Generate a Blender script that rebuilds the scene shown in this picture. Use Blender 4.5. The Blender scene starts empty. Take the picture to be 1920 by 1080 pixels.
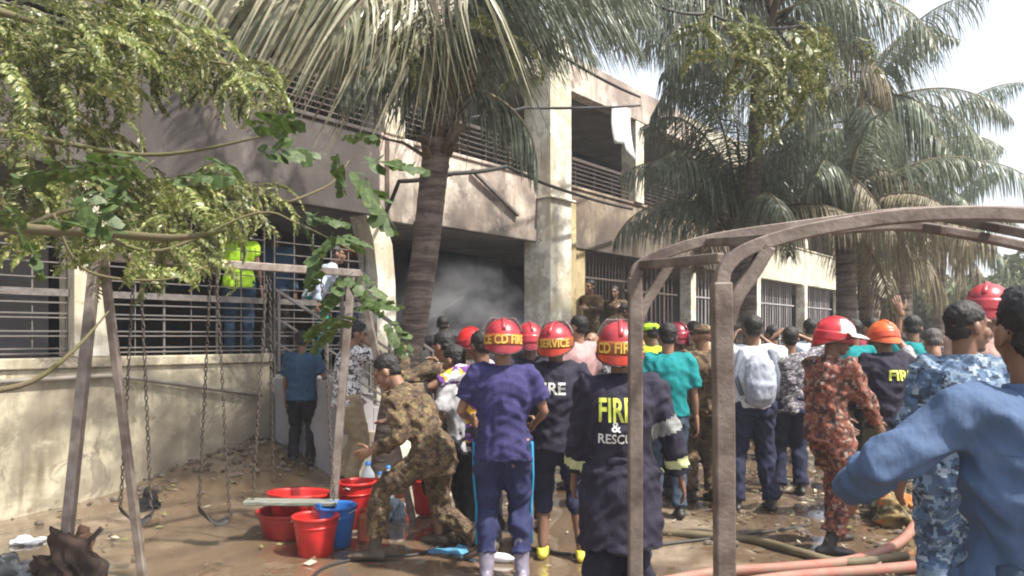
import bpy, bmesh, math, random
import numpy as np
from mathutils import Vector, Matrix, Euler
from mathutils.bvhtree import BVHTree
R = math.radians
random.seed(7); rng = np.random.default_rng(7)
S = bpy.context.scene
C = S.collection

# ------------------------------------------------------------------ camera, sky, sun, exposure
EYE = 1.6; FPX = 1500.0; HOR = 630.0
cam_d = bpy.data.cameras.new('camera'); cam = bpy.data.objects.new('camera', cam_d); C.objects.link(cam)
cam.location = (0, 0, EYE); cam.rotation_euler = (R(90), 0, 0)
cam_d.sensor_width = 36; cam_d.lens = 36*FPX/1920; cam_d.shift_y = (HOR-540)/1920
cam_d.clip_start = .05; cam_d.clip_end = 2000
S.camera = cam
SUN = Vector((.80, -.44, 1.42)).normalized()
sun_el = math.asin(SUN.z); sun_az = math.atan2(SUN.x, SUN.y)
W = bpy.data.worlds.new('World'); S.world = W; W.use_nodes = True
wn = W.node_tree.nodes; bg = wn['Background']
sky = wn.new('ShaderNodeTexSky'); sky.sky_type = 'NISHITA'; sky.sun_disc = False
sky.sun_elevation = sun_el; sky.sun_rotation = sun_az
sky.air_density = 1.0; sky.dust_density = 5.0; sky.ozone_density = 1.0; sky.altitude = 0
hz = wn.new('ShaderNodeMix'); hz.data_type = 'RGBA'; hz.inputs[0].default_value = .62; hz.inputs[7].default_value = (4.7, 4.9, 5.2, 1)   # milky humid sky
W.node_tree.links.new(sky.outputs[0], hz.inputs[6]); W.node_tree.links.new(hz.outputs[2], bg.inputs[0]); bg.inputs[1].default_value = .15
ld = bpy.data.lights.new('sun', 'SUN'); ld.energy = 4.9; ld.angle = R(2); ld.color = (1, .95, .86)
lo = bpy.data.objects.new('sun', ld); C.objects.link(lo); lo.rotation_euler = SUN.to_track_quat('Z', 'Y').to_euler()
S.view_settings.view_transform = 'Standard'; S.view_settings.look = 'None'
S.view_settings.exposure = .98; S.view_settings.gamma = 1; S.view_settings.use_curve_mapping = False
S.render.engine = 'CYCLES'; S.cycles.filter_width = 2.0

def P(px, py, d):            # a point of the place: image direction and distance ahead
    return Vector(((px-960)/FPX*d, d, EYE-(py-HOR)/FPX*d))
def WX(px, d): return (px-960)/FPX*d

# ------------------------------------------------------------------ materials
_m = {}
def newmat(name):
    m = bpy.data.materials.new(name); m.use_nodes = True
    nt = m.node_tree; b = nt.nodes['Principled BSDF']
    return m, nt, b
def node(nt, t, **kw):
    n = nt.nodes.new(t)
    for k, v in kw.items(): setattr(n, k, v)
    return n
def coords(nt, scale=(1, 1, 1)):
    tc = node(nt, 'ShaderNodeTexCoord'); mp = node(nt, 'ShaderNodeMapping')
    mp.inputs['Scale'].default_value = scale
    nt.links.new(tc.outputs['Object'], mp.inputs[0]); return mp.outputs[0]
def noise(nt, vec, scale, detail=4, rough=.55):
    n = node(nt, 'ShaderNodeTexNoise'); n.inputs['Scale'].default_value = scale
    n.inputs['Detail'].default_value = detail; n.inputs['Roughness'].default_value = rough
    nt.links.new(vec, n.inputs['Vector']); return n.outputs['Fac']
def ramp(nt, fac, stops, interp='LINEAR'):
    r = node(nt, 'ShaderNodeValToRGB'); r.color_ramp.interpolation = interp
    e = r.color_ramp.elements
    while len(e) < len(stops): e.new(.5)
    for i, (p, c) in enumerate(stops):
        e[i].position = p; e[i].color = (*c, 1) if not isinstance(c, (int, float)) else (c, c, c, 1)
    nt.links.new(fac, r.inputs[0]); return r.outputs[0]
def mix(nt, fac, a, b, mode='MIX'):
    n = node(nt, 'ShaderNodeMix', data_type='RGBA', blend_type=mode)
    for s, v in ((n.inputs[0], fac), (n.inputs[6], a), (n.inputs[7], b)):
        if isinstance(v, (int, float)): s.default_value = v
        elif isinstance(v, tuple): s.default_value = (*v, 1)
        else: nt.links.new(v, s)
    return n.outputs[2]
def bump(nt, b, h, strength=.3, dist=.01):
    n = node(nt, 'ShaderNodeBump'); n.inputs['Strength'].default_value = strength
    n.inputs['Distance'].default_value = dist
    nt.links.new(h, n.inputs['Height']); nt.links.new(n.outputs[0], b.inputs['Normal'])
def plain(name, col, rough=.8, var=.25, scale=6, bscale=40, bst=.3, metal=0, col2=None, sub=0, stretch=(1, 1, 1), bd=.006, coat=0):
    if name in _m: return _m[name]
    m, nt, b = newmat(name)
    v = coords(nt, stretch)
    c2 = col2 if col2 else tuple(c*(1-var) for c in col)
    f = ramp(nt, noise(nt, v, scale, 5), [(.35, 0), (.65, 1)])
    nt.links.new(mix(nt, f, c2, col), b.inputs['Base Color'])
    b.inputs['Roughness'].default_value = rough; b.inputs['Metallic'].default_value = metal
    if coat: b.inputs['Coat Weight'].default_value = coat; b.inputs['Coat Roughness'].default_value = .15
    if sub:
        b.inputs['Subsurface Weight'].default_value = sub; b.inputs['Subsurface Radius'].default_value = (.02, .008, .004)
    bump(nt, b, noise(nt, v, bscale, 4), bst, bd)
    _m[name] = m; return m
def cloth(name, col, var=.3, scale=4):
    if name in _m: return _m[name]
    m, nt, b = newmat(name); v = coords(nt)
    f = ramp(nt, noise(nt, v, scale, 5), [(.3, 0), (.7, 1)])
    d = tuple(c*(1-var) for c in col)
    dust = ramp(nt, noise(nt, v, 9, 6, .7), [(.6, 0), (.85, .12)])
    c = mix(nt, dust, mix(nt, f, d, col), (.3, .25, .2))
    nt.links.new(c, b.inputs['Base Color'])
    b.inputs['Roughness'].default_value = .85; b.inputs['Specular IOR Level'].default_value = .25
    w = mix(nt, .06, noise(nt, coords(nt, (1, 1, .45)), 16, 3, .5), noise(nt, v, 420, 2, .5))
    bump(nt, b, w, .55, .03)
    _m[name] = m; return m
def camo(name, cols, scale=9, stretch=(1, 1, 1.6), pix=0):
    if name in _m: return _m[name]
    m, nt, b = newmat(name); v = coords(nt, stretch)
    if pix:
        sn = node(nt, 'ShaderNodeVectorMath', operation='SNAP'); sn.inputs[1].default_value = (pix, pix, pix)
        nt.links.new(v, sn.inputs[0]); v2 = sn.outputs[0]
    else: v2 = v
    c = cols[0]; offs = (0, 7.3, 13.1, 21.7, 33.3)
    for i, cc in enumerate(cols[1:]):
        mp = node(nt, 'ShaderNodeMapping'); mp.inputs['Location'].default_value = (offs[i]+1, offs[i]*2+3, offs[i]*.7)
        nt.links.new(v2, mp.inputs[0])
        th = (.52, .56, .58, .60, .62)[i]
        f = ramp(nt, noise(nt, mp.outputs[0], scale*(1, 1.15, 1.3, 1.2, 1.4)[i], 3, .6), [(0, 0), (th, 1)], 'CONSTANT')
        c = mix(nt, f, c, cc)
    nt.links.new(c, b.inputs['Base Color']); b.inputs['Roughness'].default_value = .88
    bump(nt, b, noise(nt, coords(nt, (1, 1, .5)), 16, 3), .55, .03)
    _m[name] = m; return m
def plaster(name, base, soot, amount=.5, drip=.5, streak=(.12, .10, .08), wash=(.36, .27, .22), low=None):
    """old painted plaster: stains, soot patches and rain streaks"""
    m, nt, b = newmat(name); v = coords(nt)
    big = noise(nt, v, .55, 6, .6); med = noise(nt, v, 3.2, 7, .65)
    vs = coords(nt, (3.2, 3.2, .5)); st = noise(nt, vs, 1.6, 6, .6)
    fine = noise(nt, v, 26, 5, .7)
    c = mix(nt, ramp(nt, med, [(.45, 0), (.56, 1)]), base, tuple(x*.6 for x in base))
    c = mix(nt, ramp(nt, noise(nt, v, 1.3, 5), [(.48, 0), (.58, .7)]), c, wash)
    c = mix(nt, ramp(nt, st, [(.5, 0), (.75, drip)]), c, streak)
    k = ramp(nt, big, [(.62-amount*.35, 0), (.78-amount*.3, .92)])
    c = mix(nt, k, c, soot)
    c = mix(nt, ramp(nt, fine, [(.60, 0), (.72, .55)]), c, tuple(x*.4 for x in base))
    b.inputs['Roughness'].default_value = .92
    vs2 = coords(nt, (9, 9, 1.1)); st2 = noise(nt, vs2, 1.1, 5, .6)
    c = mix(nt, ramp(nt, st2, [(.55, 0), (.7, drip*.7)]), c, tuple(x*.55 for x in wash))
    wv = node(nt, 'ShaderNodeTexNoise'); wv.inputs['Scale'].default_value = 1.9; wv.inputs['Detail'].default_value = 9; wv.inputs['Roughness'].default_value = .72; wv.inputs['Distortion'].default_value = 1.2
    nt.links.new(v, wv.inputs['Vector'])
    c = mix(nt, ramp(nt, wv.outputs['Fac'], [(.54, 0), (.59, .8), (.68, .45)]), c, soot)
    peel = ramp(nt, wv.outputs['Fac'], [(.30, .7), (.38, 0)])
    c = mix(nt, peel, c, tuple(min(.75, x*1.25) for x in base))
    spot = ramp(nt, noise(nt, v, 7, 3, .5), [(.66, 0), (.70, .6)])
    c = mix(nt, spot, c, streak)
    if low:   # smoke stain licking up from the burnt openings: (bottom, top, strength)
        tc = node(nt, 'ShaderNodeTexCoord'); sx = node(nt, 'ShaderNodeSeparateXYZ'); nt.links.new(tc.outputs['Object'], sx.inputs[0])
        ad = node(nt, 'ShaderNodeMath', operation='MULTIPLY_ADD'); nt.links.new(noise(nt, v, 1.4, 7, .65), ad.inputs[0]); ad.inputs[1].default_value = -2.2; nt.links.new(sx.outputs[2], ad.inputs[2])
        mr = node(nt, 'ShaderNodeMapRange'); nt.links.new(ad.outputs[0], mr.inputs[0]); mr.inputs[1].default_value = low[1]-1.1; mr.inputs[2].default_value = low[0]-1.1; mr.inputs[3].default_value = 0; mr.inputs[4].default_value = low[2]
        c = mix(nt, mr.outputs[0], c, (.055, .046, .042))
    nt.links.new(c, b.inputs['Base Color'])
    h = mix(nt, .5, med, fine)
    bump(nt, b, h, .5, .02)
    _m[name] = m; return m

# ------------------------------------------------------------------ mesh builder
def basis(T, side=None):
    T = Vector(T).normalized()
    s = Vector(side) if side is not None else (Vector((0, 0, 1)) if abs(T.z) < .95 else Vector((1, 0, 0)))
    if side is None: s = T.cross(s)
    s = s - T*s.dot(T)
    if s.length < 1e-6: s = T.orthogonal()
    s.normalize(); return s, T.cross(s).normalized()
class MB:
    def __init__(self): self.v = []; self.f = []; self.mi = []
    def add(self, vs, fs, mi=0):
        o = len(self.v); self.v += [tuple(x) for x in vs]
        self.f += [tuple(i+o for i in f) for f in fs]; self.mi += [mi]*len(fs); return self
    def box(self, a, b, mi=0):
        x0, y0, z0 = a; x1, y1, z1 = b
        vs = [(x0,y0,z0),(x1,y0,z0),(x1,y1,z0),(x0,y1,z0),(x0,y0,z1),(x1,y0,z1),(x1,y1,z1),(x0,y1,z1)]
        return self.add(vs, [(0,3,2,1),(4,5,6,7),(0,1,5,4),(1,2,6,5),(2,3,7,6),(3,0,4,7)], mi)
    def bar(self, p0, p1, w, h, side=None, mi=0):
        p0 = Vector(p0); p1 = Vector(p1); s, b = basis(p1-p0, side)
        vs = [p + s*sx*w/2 + b*sy*h/2 for p in (p0, p1) for sx, sy in ((-1,-1),(1,-1),(1,1),(-1,1))]
        return self.add(vs, [(0,3,2,1),(4,5,6,7),(0,1,5,4),(1,2,6,5),(2,3,7,6),(3,0,4,7)], mi)
    def sweep(self, pts, rad, n=10, side=None, mi=0, round_=False, closed=False):
        """rad: list of r or (rs, rb); side: fixed side axis for elliptical sections"""
        pts = [Vector(p) for p in pts]; N = len(pts)
        rad = [r if isinstance(r, tuple) else (r, r) for r in rad]
        T = []
        for i in range(N):
            a = pts[max(i-1, 0)]; c = pts[min(i+1, N-1)]; T.append((c-a).normalized() if (c-a).length > 1e-9 else Vector((0,0,1)))
        rings = []; ps = side if side is not None and not isinstance(side, list) else None
        prev = None
        for i in range(N):
            if isinstance(side, list): s, b = basis(T[i], side[i])
            elif ps is not None: s, b = basis(T[i], ps)
            else:
                s, b = basis(T[i], prev) if prev is not None else basis(T[i])
                prev = s
            if round_ and i == 0:
                m = min(rad[0])
                for k in (.98, .8, .5): rings.append((pts[0]-T[0]*m*k, (rad[0][0]*math.sqrt(1-k*k), rad[0][1]*math.sqrt(1-k*k)), s, b))
            rings.append((pts[i], rad[i], s, b))
            if round_ and i == N-1:
                m = min(rad[-1])
                for k in (.5, .8, .98): rings.append((pts[-1]+T[-1]*m*k, (rad[-1][0]*math.sqrt(1-k*k), rad[-1][1]*math.sqrt(1-k*k)), s, b))
        vs = []; fs = []
        for p, r, s, b in rings:
            for j in range(n):
                a = 2*math.pi*j/n; vs.append(p + s*math.cos(a)*r[0] + b*math.sin(a)*r[1])
        for i in range(len(rings)-1):
            for j in range(n):
                k = (j+1) % n; fs.append((i*n+j, i*n+k, (i+1)*n+k, (i+1)*n+j))
        fs.append(tuple(reversed(range(n)))); o = (len(rings)-1)*n; fs.append(tuple(range(o, o+n)))
        return self.add(vs, fs, mi)
    def ell(self, c, r, M=None, n=16, m=10, mi=0):
        c = Vector(c); vs = []; fs = []
        for i in range(1, m):
            ph = math.pi*i/m
            for j in range(n):
                th = 2*math.pi*j/n
                q = Vector((r[0]*math.sin(ph)*math.cos(th), r[1]*math.sin(ph)*math.sin(th), r[2]*math.cos(ph)))
                vs.append(c + (M @ q if M else q))
        top = len(vs); q = Vector((0,0,r[2])); vs += [c+(M@q if M else q), c-(M@q if M else q)]
        for i in range(m-2):
            for j in range(n):
                k = (j+1) % n; fs.append((i*n+j, (i+1)*n+j, (i+1)*n+k, i*n+k))
        for j in range(n):
            k = (j+1) % n; fs.append((top, j, k)); fs.append((top+1, (m-2)*n+k, (m-2)*n+j))
        return self.add(vs, fs, mi)
    def lathe(self, prof, c=(0,0,0), n=24, mi=0, sx=1, sy=1):
        vs = []; fs = []; c = Vector(c)
        for r, z in prof:
            for j in range(n):
                a = 2*math.pi*j/n; vs.append(c+Vector((r*math.cos(a)*sx, r*math.sin(a)*sy, z)))
        for i in range(len(prof)-1):
            for j in range(n):
                k = (j+1) % n; fs.append((i*n+j, i*n+k, (i+1)*n+k, (i+1)*n+j))
        return self.add(vs, fs, mi)
    def mesh(self, name, mats, smooth=False):
        me = bpy.data.meshes.new(name); me.from_pydata(self.v, [], self.f)
        for m in (mats if isinstance(mats, (list, tuple)) else [mats]): me.materials.append(m)
        if any(self.mi): me.polygons.foreach_set('material_index', self.mi)
        if smooth: me.polygons.foreach_set('use_smooth', [True]*len(me.polygons))
        me.update(); return me
    def build(self, name, mats, parent=None, smooth=False, world=False):
        if world and parent is not None:
            o = root_of(parent).location; self.v = [(x-o.x, y-o.y, z-o.z) for x, y, z in self.v]
        return link(name, self.mesh(name, mats, smooth), parent)
def root_of(o):
    while o.parent: o = o.parent
    return o
def link(name, me, parent=None):
    o = bpy.data.objects.new(name, me); C.objects.link(o)
    if parent is not None: o.parent = parent
    return o
def thing(name, label, cat, loc=(0,0,0), rz=0, group=None):
    o = bpy.data.objects.new(name, None); C.objects.link(o); o.empty_display_size = .1
    o.location = loc; o.rotation_euler = (0, 0, rz); o['label'] = label; o['category'] = cat
    if group: o['group'] = group
    return o
def tag(o, label, cat, group=None):
    o['label'] = label; o['category'] = cat
    if group: o['group'] = group
    return o
def struct(o): o['kind'] = 'structure'; return o

# remeshing in a scratch scene: overlapping solids -> one continuous skin
TMP = bpy.data.scenes.new('scratch')
def tdg():
    TMP.view_layers[0].update()
    with bpy.context.temp_override(scene=TMP, view_layer=TMP.view_layers[0]): dg = bpy.context.evaluated_depsgraph_get()
    dg.update(); return dg
def remesh(mb, vox, smooth=3, wr=0.0, freq=1.0, seed=0, extra=None):
    me0 = mb.mesh('scratch', []) if False else bpy.data.meshes.new('scratch')
    me0.from_pydata(mb.v, [], mb.f); me0.update()
    o = bpy.data.objects.new('scratch', me0); TMP.collection.objects.link(o)
    r = o.modifiers.new('r', 'REMESH'); r.mode = 'VOXEL'; r.voxel_size = vox
    s = o.modifiers.new('s', 'SMOOTH'); s.factor = .5; s.iterations = smooth
    dg = tdg()
    ev = o.evaluated_get(dg); me = bpy.data.meshes.new_from_object(ev)
    bpy.data.objects.remove(o); bpy.data.meshes.remove(me0)
    n = len(me.vertices)
    if wr and n:
        co = np.empty(n*3); me.vertices.foreach_get('co', co); co = co.reshape(-1, 3)
        no = np.empty(n*3); me.vertices.foreach_get('normal', no); no = no.reshape(-1, 3)
        r2 = np.random.default_rng(seed)
        q = co + .03*np.sin(co[:, [1, 2, 0]]*17*freq + r2.uniform(0, 6, 3)) + .015*np.sin(co[:, [2, 0, 1]]*41*freq + r2.uniform(0, 6, 3))
        h = np.zeros(n)
        for k in range(5):
            d = r2.normal(size=3); d[2] *= 1.2; d /= np.linalg.norm(d)
            h += (1-2*np.abs(np.sin((q @ d)*(14+9*k)*freq + r2.uniform(0, 6))))/(1+.45*k)
        co += no*(h*wr/2.2)[:, None]
        me.vertices.foreach_set('co', co.ravel())
    me.polygons.foreach_set('use_smooth', [True]*len(me.polygons)); me.update()
    return me
def join_meshes(name, parts, mats):
    """parts: list of (mesh or MB, mat index)"""
    vs = []; fs = []; mi = []
    for p, k in parts:
        if isinstance(p, MB): v, f = p.v, p.f
        else:
            a = np.empty(len(p.vertices)*3); p.vertices.foreach_get('co', a); v = [tuple(x) for x in a.reshape(-1, 3)]
            f = [tuple(q.vertices) for q in p.polygons]; bpy.data.meshes.remove(p)
        o = len(vs); vs += v; fs += [tuple(i+o for i in q) for q in f]; mi += [k]*len(f)
    me = bpy.data.meshes.new(name); me.from_pydata(vs, [], fs)
    for m in mats: me.materials.append(m)
    me.polygons.foreach_set('material_index', mi); me.polygons.foreach_set('use_smooth', [True]*len(fs)); me.update()
    return me
def text_mesh(body, size, bold=.0):
    cu = bpy.data.curves.new('t', 'FONT'); cu.body = body; cu.size = size; cu.align_x = 'CENTER'; cu.align_y = 'CENTER'
    cu.offset = bold; cu.resolution_u = 3
    o = bpy.data.objects.new('t', cu); TMP.collection.objects.link(o)
    dg = tdg()
    me = bpy.data.meshes.new_from_object(o.evaluated_get(dg)); bpy.data.objects.remove(o)
    bm = bmesh.new(); bm.from_mesh(me); bmesh.ops.triangulate(bm, faces=bm.faces)
    bmesh.ops.subdivide_edges(bm, edges=[e for e in bm.edges if e.calc_length() > size*.25], cuts=2)
    bm.to_mesh(me); bm.free(); return me
# ------------------------------------------------------------------ ground
BO = Vector((-4.45, 6.96, 0)); BA = math.atan2(.796, .605)
BU = Vector((math.cos(BA), math.sin(BA), 0)); BN = Vector((math.sin(BA), -math.cos(BA), 0))
def B(t, y=0, z=0): return BO + BU*t - BN*y + Vector((0, 0, z))
def ground_h(x, y):
    q = (x-BO.x)*BU.x+(y-BO.y)*BU.y; e = (x-BO.x)*BN.x+(y-BO.y)*BN.y
    h = .012*np.sin(x*2.1+1)*np.cos(y*1.7)+.008*np.sin(x*5.3+y*4.1)+.006*np.sin(x*9.7-y*7.9+2)
    h = h + .42*np.exp(-((q-2.6)/1.35)**2-((e-.1)/.75)**2)*(1+.15*np.sin(x*9)*np.sin(y*11))
    h = h + .16*np.exp(-((q-6.0)/2.2)**2-((e-.2)/.8)**2)
    return h
def gaxis(lo, hi, a, b, step):
    mid = list(np.arange(a, b, step)); out = []; s = step; x = a
    L = []
    while x > lo: s *= 1.22; x -= s; L.append(x)
    x = b; s = step; H = [b]
    while x < hi: s *= 1.22; x += s; H.append(x)
    return np.array(L[::-1]+mid+H)
gx = gaxis(-500, 500, -7, 7, .11); gy = gaxis(-60, 900, 1.5, 15, .11)
X, Y = np.meshgrid(gx, gy); Z = ground_h(X, Y)*np.exp(-(np.maximum(np.hypot(X, Y-7)-16, 0)/8)**2)
nx = len(gx); ny = len(gy)
gv = np.stack([X, Y, Z], -1).reshape(-1, 3)
I = np.arange(nx*ny).reshape(ny, nx)
gf = np.stack([I[:-1, :-1], I[:-1, 1:], I[1:, 1:], I[1:, :-1]], -1).reshape(-1, 4)
gm = bpy.data.meshes.new('ground'); gm.from_pydata(gv.tolist(), [], gf.tolist())
m, nt, b = newmat('wet mud'); v = coords(nt)
n1 = noise(nt, v, 1.1, 5, .55); n2 = noise(nt, v, 6, 8, .7); n3 = noise(nt, v, 40, 6, .7)
c = mix(nt, ramp(nt, n2, [(.35, 0), (.65, 1)]), (.15, .115, .082), (.27, .21, .15))
c = mix(nt, ramp(nt, noise(nt, v, 1.7, 5), [(.45, 0), (.62, .7)]), c, (.13, .10, .07))
wet = ramp(nt, n1, [(.34, 0), (.48, 1)])
c = mix(nt, wet, c, (.135, .092, .058))
c = mix(nt, ramp(nt, n3, [(.64, 0), (.70, .7)]), c, (.07, .055, .04))
nt.links.new(c, b.inputs['Base Color'])
nt.links.new(ramp(nt, wet, [(0, .7), (1, .09)]), b.inputs['Roughness'])
nt.links.new(ramp(nt, wet, [(0, 0), (1, .7)]), b.inputs['Coat Weight']); b.inputs['Coat Roughness'].default_value = .06
bp = node(nt, 'ShaderNodeBump'); bp.inputs['Distance'].default_value = .05
nt.links.new(ramp(nt, wet, [(0, .7), (1, .025)]), bp.inputs['Strength']); nt.links.new(n2, bp.inputs['Height']); nt.links.new(bp.outputs[0], b.inputs['Normal'])
gm.materials.append(m); gm.polygons.foreach_set('use_smooth', [True]*len(gm.polygons))
struct(link('ground', gm))
def gz(x, y): return float(ground_h(x, y))

# ------------------------------------------------------------------ the two-storey school building
cream = (.56, .49, .33); pale = (.60, .53, .44)
M_left = plaster('yellowed plinth plaster', (.62, .56, .41), (.22, .19, .15), .5, .8, (.22, .17, .10), (.40, .34, .25))
M_soot = plaster('soot grey plaster', (.24, .21, .205), (.06, .052, .05), .7, .9, low=(3.1, 4.5, .85), wash=(.145, .115, .11))
M_mid = plaster('pink stained plaster', (.70, .62, .53), (.22, .17, .145), .45, .85, (.22, .16, .12), (.56, .45, .38), low=(3.05, 3.85, .85))
M_brn = plaster('brown scorched plaster', (.52, .43, .32), (.13, .095, .075), .8, .8, low=(3.1, 4.0, .7), wash=(.33, .24, .17))
M_cln = plaster('cream plaster', (.66, .62, .48), (.4, .36, .28), .1, .35, (.3, .27, .2), (.6, .55, .45))
M_colw = plaster('whitewashed column', (.80, .77, .66), (.45, .38, .27), .15, .6, (.30, .23, .13), (.52, .46, .33))
M_coly = plaster('yellow column', (.60, .50, .28), (.26, .19, .10), .4, .9, (.25, .18, .09), (.45, .36, .2))
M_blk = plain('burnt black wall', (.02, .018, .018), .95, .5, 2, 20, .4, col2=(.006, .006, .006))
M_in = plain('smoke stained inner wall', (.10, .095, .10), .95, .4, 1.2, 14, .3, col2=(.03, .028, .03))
M_ing = plain('grey inner wall', (.34, .32, .33), .95, .3, 1.5, 14, .3, col2=(.22, .20, .20))
M_slab = plain('concrete slab', (.22, .20, .18), .9, .4, 2, 20, .3)
M_iron = plain('weathered iron bar', (.20, .18, .17), .7, .4, 20, 60, .3, metal=.3)
M_irond = plain('dark iron rail', (.13, .10, .09), .7, .4, 20, 60, .3, metal=.3)
M_win = plain('dark window glass', (.02, .022, .025), .25, .3)
M_wfr = plain('window frame wood', (.12, .10, .09), .8, .3)
bld = thing('school_building', 'fire blackened two storey school building with verandas, plaster columns and iron railings', 'building', BO, BA)
def bb(name, mat, *boxes, parent=None):
    mb = MB()
    for x0, x1, y0, y1, z0, z1 in boxes: mb.box((x0, y0, z0), (x1, y1, z1))
    o = mb.build(name, mat, parent or bld)
    bv = o.modifiers.new('bevel', 'BEVEL'); bv.width = .012; bv.segments = 2; bv.limit_method = 'ANGLE'
    return o
bb('plinth', M_left, (-8, 2.78, .0, 2.4, -.4, 1.30))
bb('coping', M_left, (-8, 2.80, -.035, .16, 1.302, 1.40))
bb('floor_slab', M_slab, (-8, 2.78, .162, 2.4, 1.302, 1.36))
bb('plinth', M_ing, (2.782, 7.94, .05, 2.4, -.4, 1.12))
bb('plinth', M_brn, (9.5, 42, .05, 2.4, -.4, 1.10))
# lower back wall with burnt door openings, room shell behind
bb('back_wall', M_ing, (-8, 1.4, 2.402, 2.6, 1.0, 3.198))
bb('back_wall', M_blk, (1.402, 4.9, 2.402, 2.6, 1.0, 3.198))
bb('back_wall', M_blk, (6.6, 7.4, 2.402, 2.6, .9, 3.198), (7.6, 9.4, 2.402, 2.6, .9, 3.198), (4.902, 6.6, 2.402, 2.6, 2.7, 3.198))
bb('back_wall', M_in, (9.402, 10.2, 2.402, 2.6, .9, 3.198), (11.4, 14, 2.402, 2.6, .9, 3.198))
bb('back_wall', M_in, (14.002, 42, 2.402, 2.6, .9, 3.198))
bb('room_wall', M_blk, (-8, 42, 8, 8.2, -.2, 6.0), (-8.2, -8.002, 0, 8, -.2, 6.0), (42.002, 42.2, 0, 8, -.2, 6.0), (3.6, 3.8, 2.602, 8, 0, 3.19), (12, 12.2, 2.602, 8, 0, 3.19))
bb('upper_floor_slab', M_slab, (-8, 42, .09, 8, 3.2, 3.36))
for x0, x1, mt in ((-8, -3.2, M_soot), (-3.198, .7, M_soot), (.702, 4.4, M_soot), (4.402, 4.998, M_mid), (5.0, 7.94, M_mid), (8.62, 11.2, M_brn), (11.202, 14.0, M_brn), (14.002, 18, M_brn), (18.002, 22, M_cln), (22.002, 26, M_cln), (26.002, 30, M_cln), (30.002, 42, M_cln)):
    bb('parapet', mt, (x0, x1, -.08, .088, 3.16, 4.2))
    bb('parapet_cap', mt, (x0, x1, -.11, .10, 4.202, 4.25))
# upper storey
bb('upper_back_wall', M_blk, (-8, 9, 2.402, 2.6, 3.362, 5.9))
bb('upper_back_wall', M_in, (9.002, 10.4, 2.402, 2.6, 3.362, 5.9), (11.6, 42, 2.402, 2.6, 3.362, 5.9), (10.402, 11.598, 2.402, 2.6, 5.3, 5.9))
for x in (-5, -1.5, 1.6, 5.6, 15, 19, 23, 27):
    w = bb('window', M_wfr, (x, x+1.5, 2.36, 2.399, 4.2, 5.5))
    bb('pane', M_win, (x+.06, x+.72, 2.345, 2.358, 4.28, 5.42), (x+.78, x+1.44, 2.345, 2.358, 4.28, 5.42), parent=w)
bb('roof_slab', M_slab, (-8, 42, .1, 8.2, 5.9, 6.08))
for x0, x1, mt in ((-8, .7, M_soot), (.702, 4.4, M_soot), (4.402, 8.6, M_mid), (8.602, 11.2, M_mid), (11.202, 14, M_mid), (14.002, 22, M_cln), (22.002, 42, M_cln)):
    bb('roof_beam', mt, (x0, x1, -.16, .098, 5.86, 6.48))
bb('back_door', M_blk, (10.41, 11.59, 2.5, 2.6, 3.37, 5.29))
# columns
bb('column', M_colw, (-3.3, -3.0, -.04, .28, 1.402, 3.158)); bb('column', M_colw, (.60, .93, -.04, .28, 1.402, 3.158))
for x in (-3.3, .62):
    bb('column', M_soot, (x, x+.3, -.05, .25, 4.252, 5.858))
mb = MB()
bx = [(4.36, -.10, 0), (4.34, -.08, 1.2), (4.33, -.12, 1.9), (4.38, -.07, 2.35), (4.28, -.10, 2.8), (4.2, -.06, 3.158)]
for i in range(len(bx)-1):
    a = bx[i]; c = bx[i+1]; w0 = .33 - .02*(i % 2); w1 = .33 - .02*((i+1) % 2)
    vs = [(a[0],a[1],a[2]),(a[0]+w0,a[1],a[2]),(a[0]+w0,a[1]+.33,a[2]),(a[0],a[1]+.33,a[2]),(c[0],c[1],c[2]),(c[0]+w1,c[1],c[2]),(c[0]+w1,c[1]+.33,c[2]),(c[0],c[1]+.33,c[2])]
    mb.add(vs, [(0,1,5,4),(1,2,6,5),(2,3,7,6),(3,0,4,7)])
cc = mb.build('column', M_colw, bld); cc['label'] = 'heat damaged whitewashed column with a cracked, leaning top'
bb('column', M_colw, (4.45, 4.82, -.13, .25, 4.252, 5.858)); bb('column_facing', M_mid, (4.5, 4.95, -.16, -.082, 3.1, 4.2))
big = bb('column', M_colw, (7.95, 8.58, -.34, .2, 3.9, 6.6)); big['label'] = 'tall white upper column at the corner bay'
bb('column', M_colw, (7.95, 8.58, -.34, .2, -.3, 3.86)); bb('column_collar', M_colw, (7.9, 8.64, -.40, .25, 3.862, 3.898))
bb('pier', M_coly, (8.582, 9.48, -.05, .3, -.3, 3.158)); bb('pier', M_coly, (8.622, 8.95, -.2, -.052, -.3, 3.9))
for x in (11.2, 13.8, 17.9, 21.9, 25.9, 29.9, 33.9, 37.9):
    wd = .34 if x < 12 else .26
    bb('column', M_colw, (x, x+wd, -.15, .18, 4.252, 5.858))
    if x > 12: bb('column', M_colw, (x, x+wd, -.13, .15, 1.102, 3.158))
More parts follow.
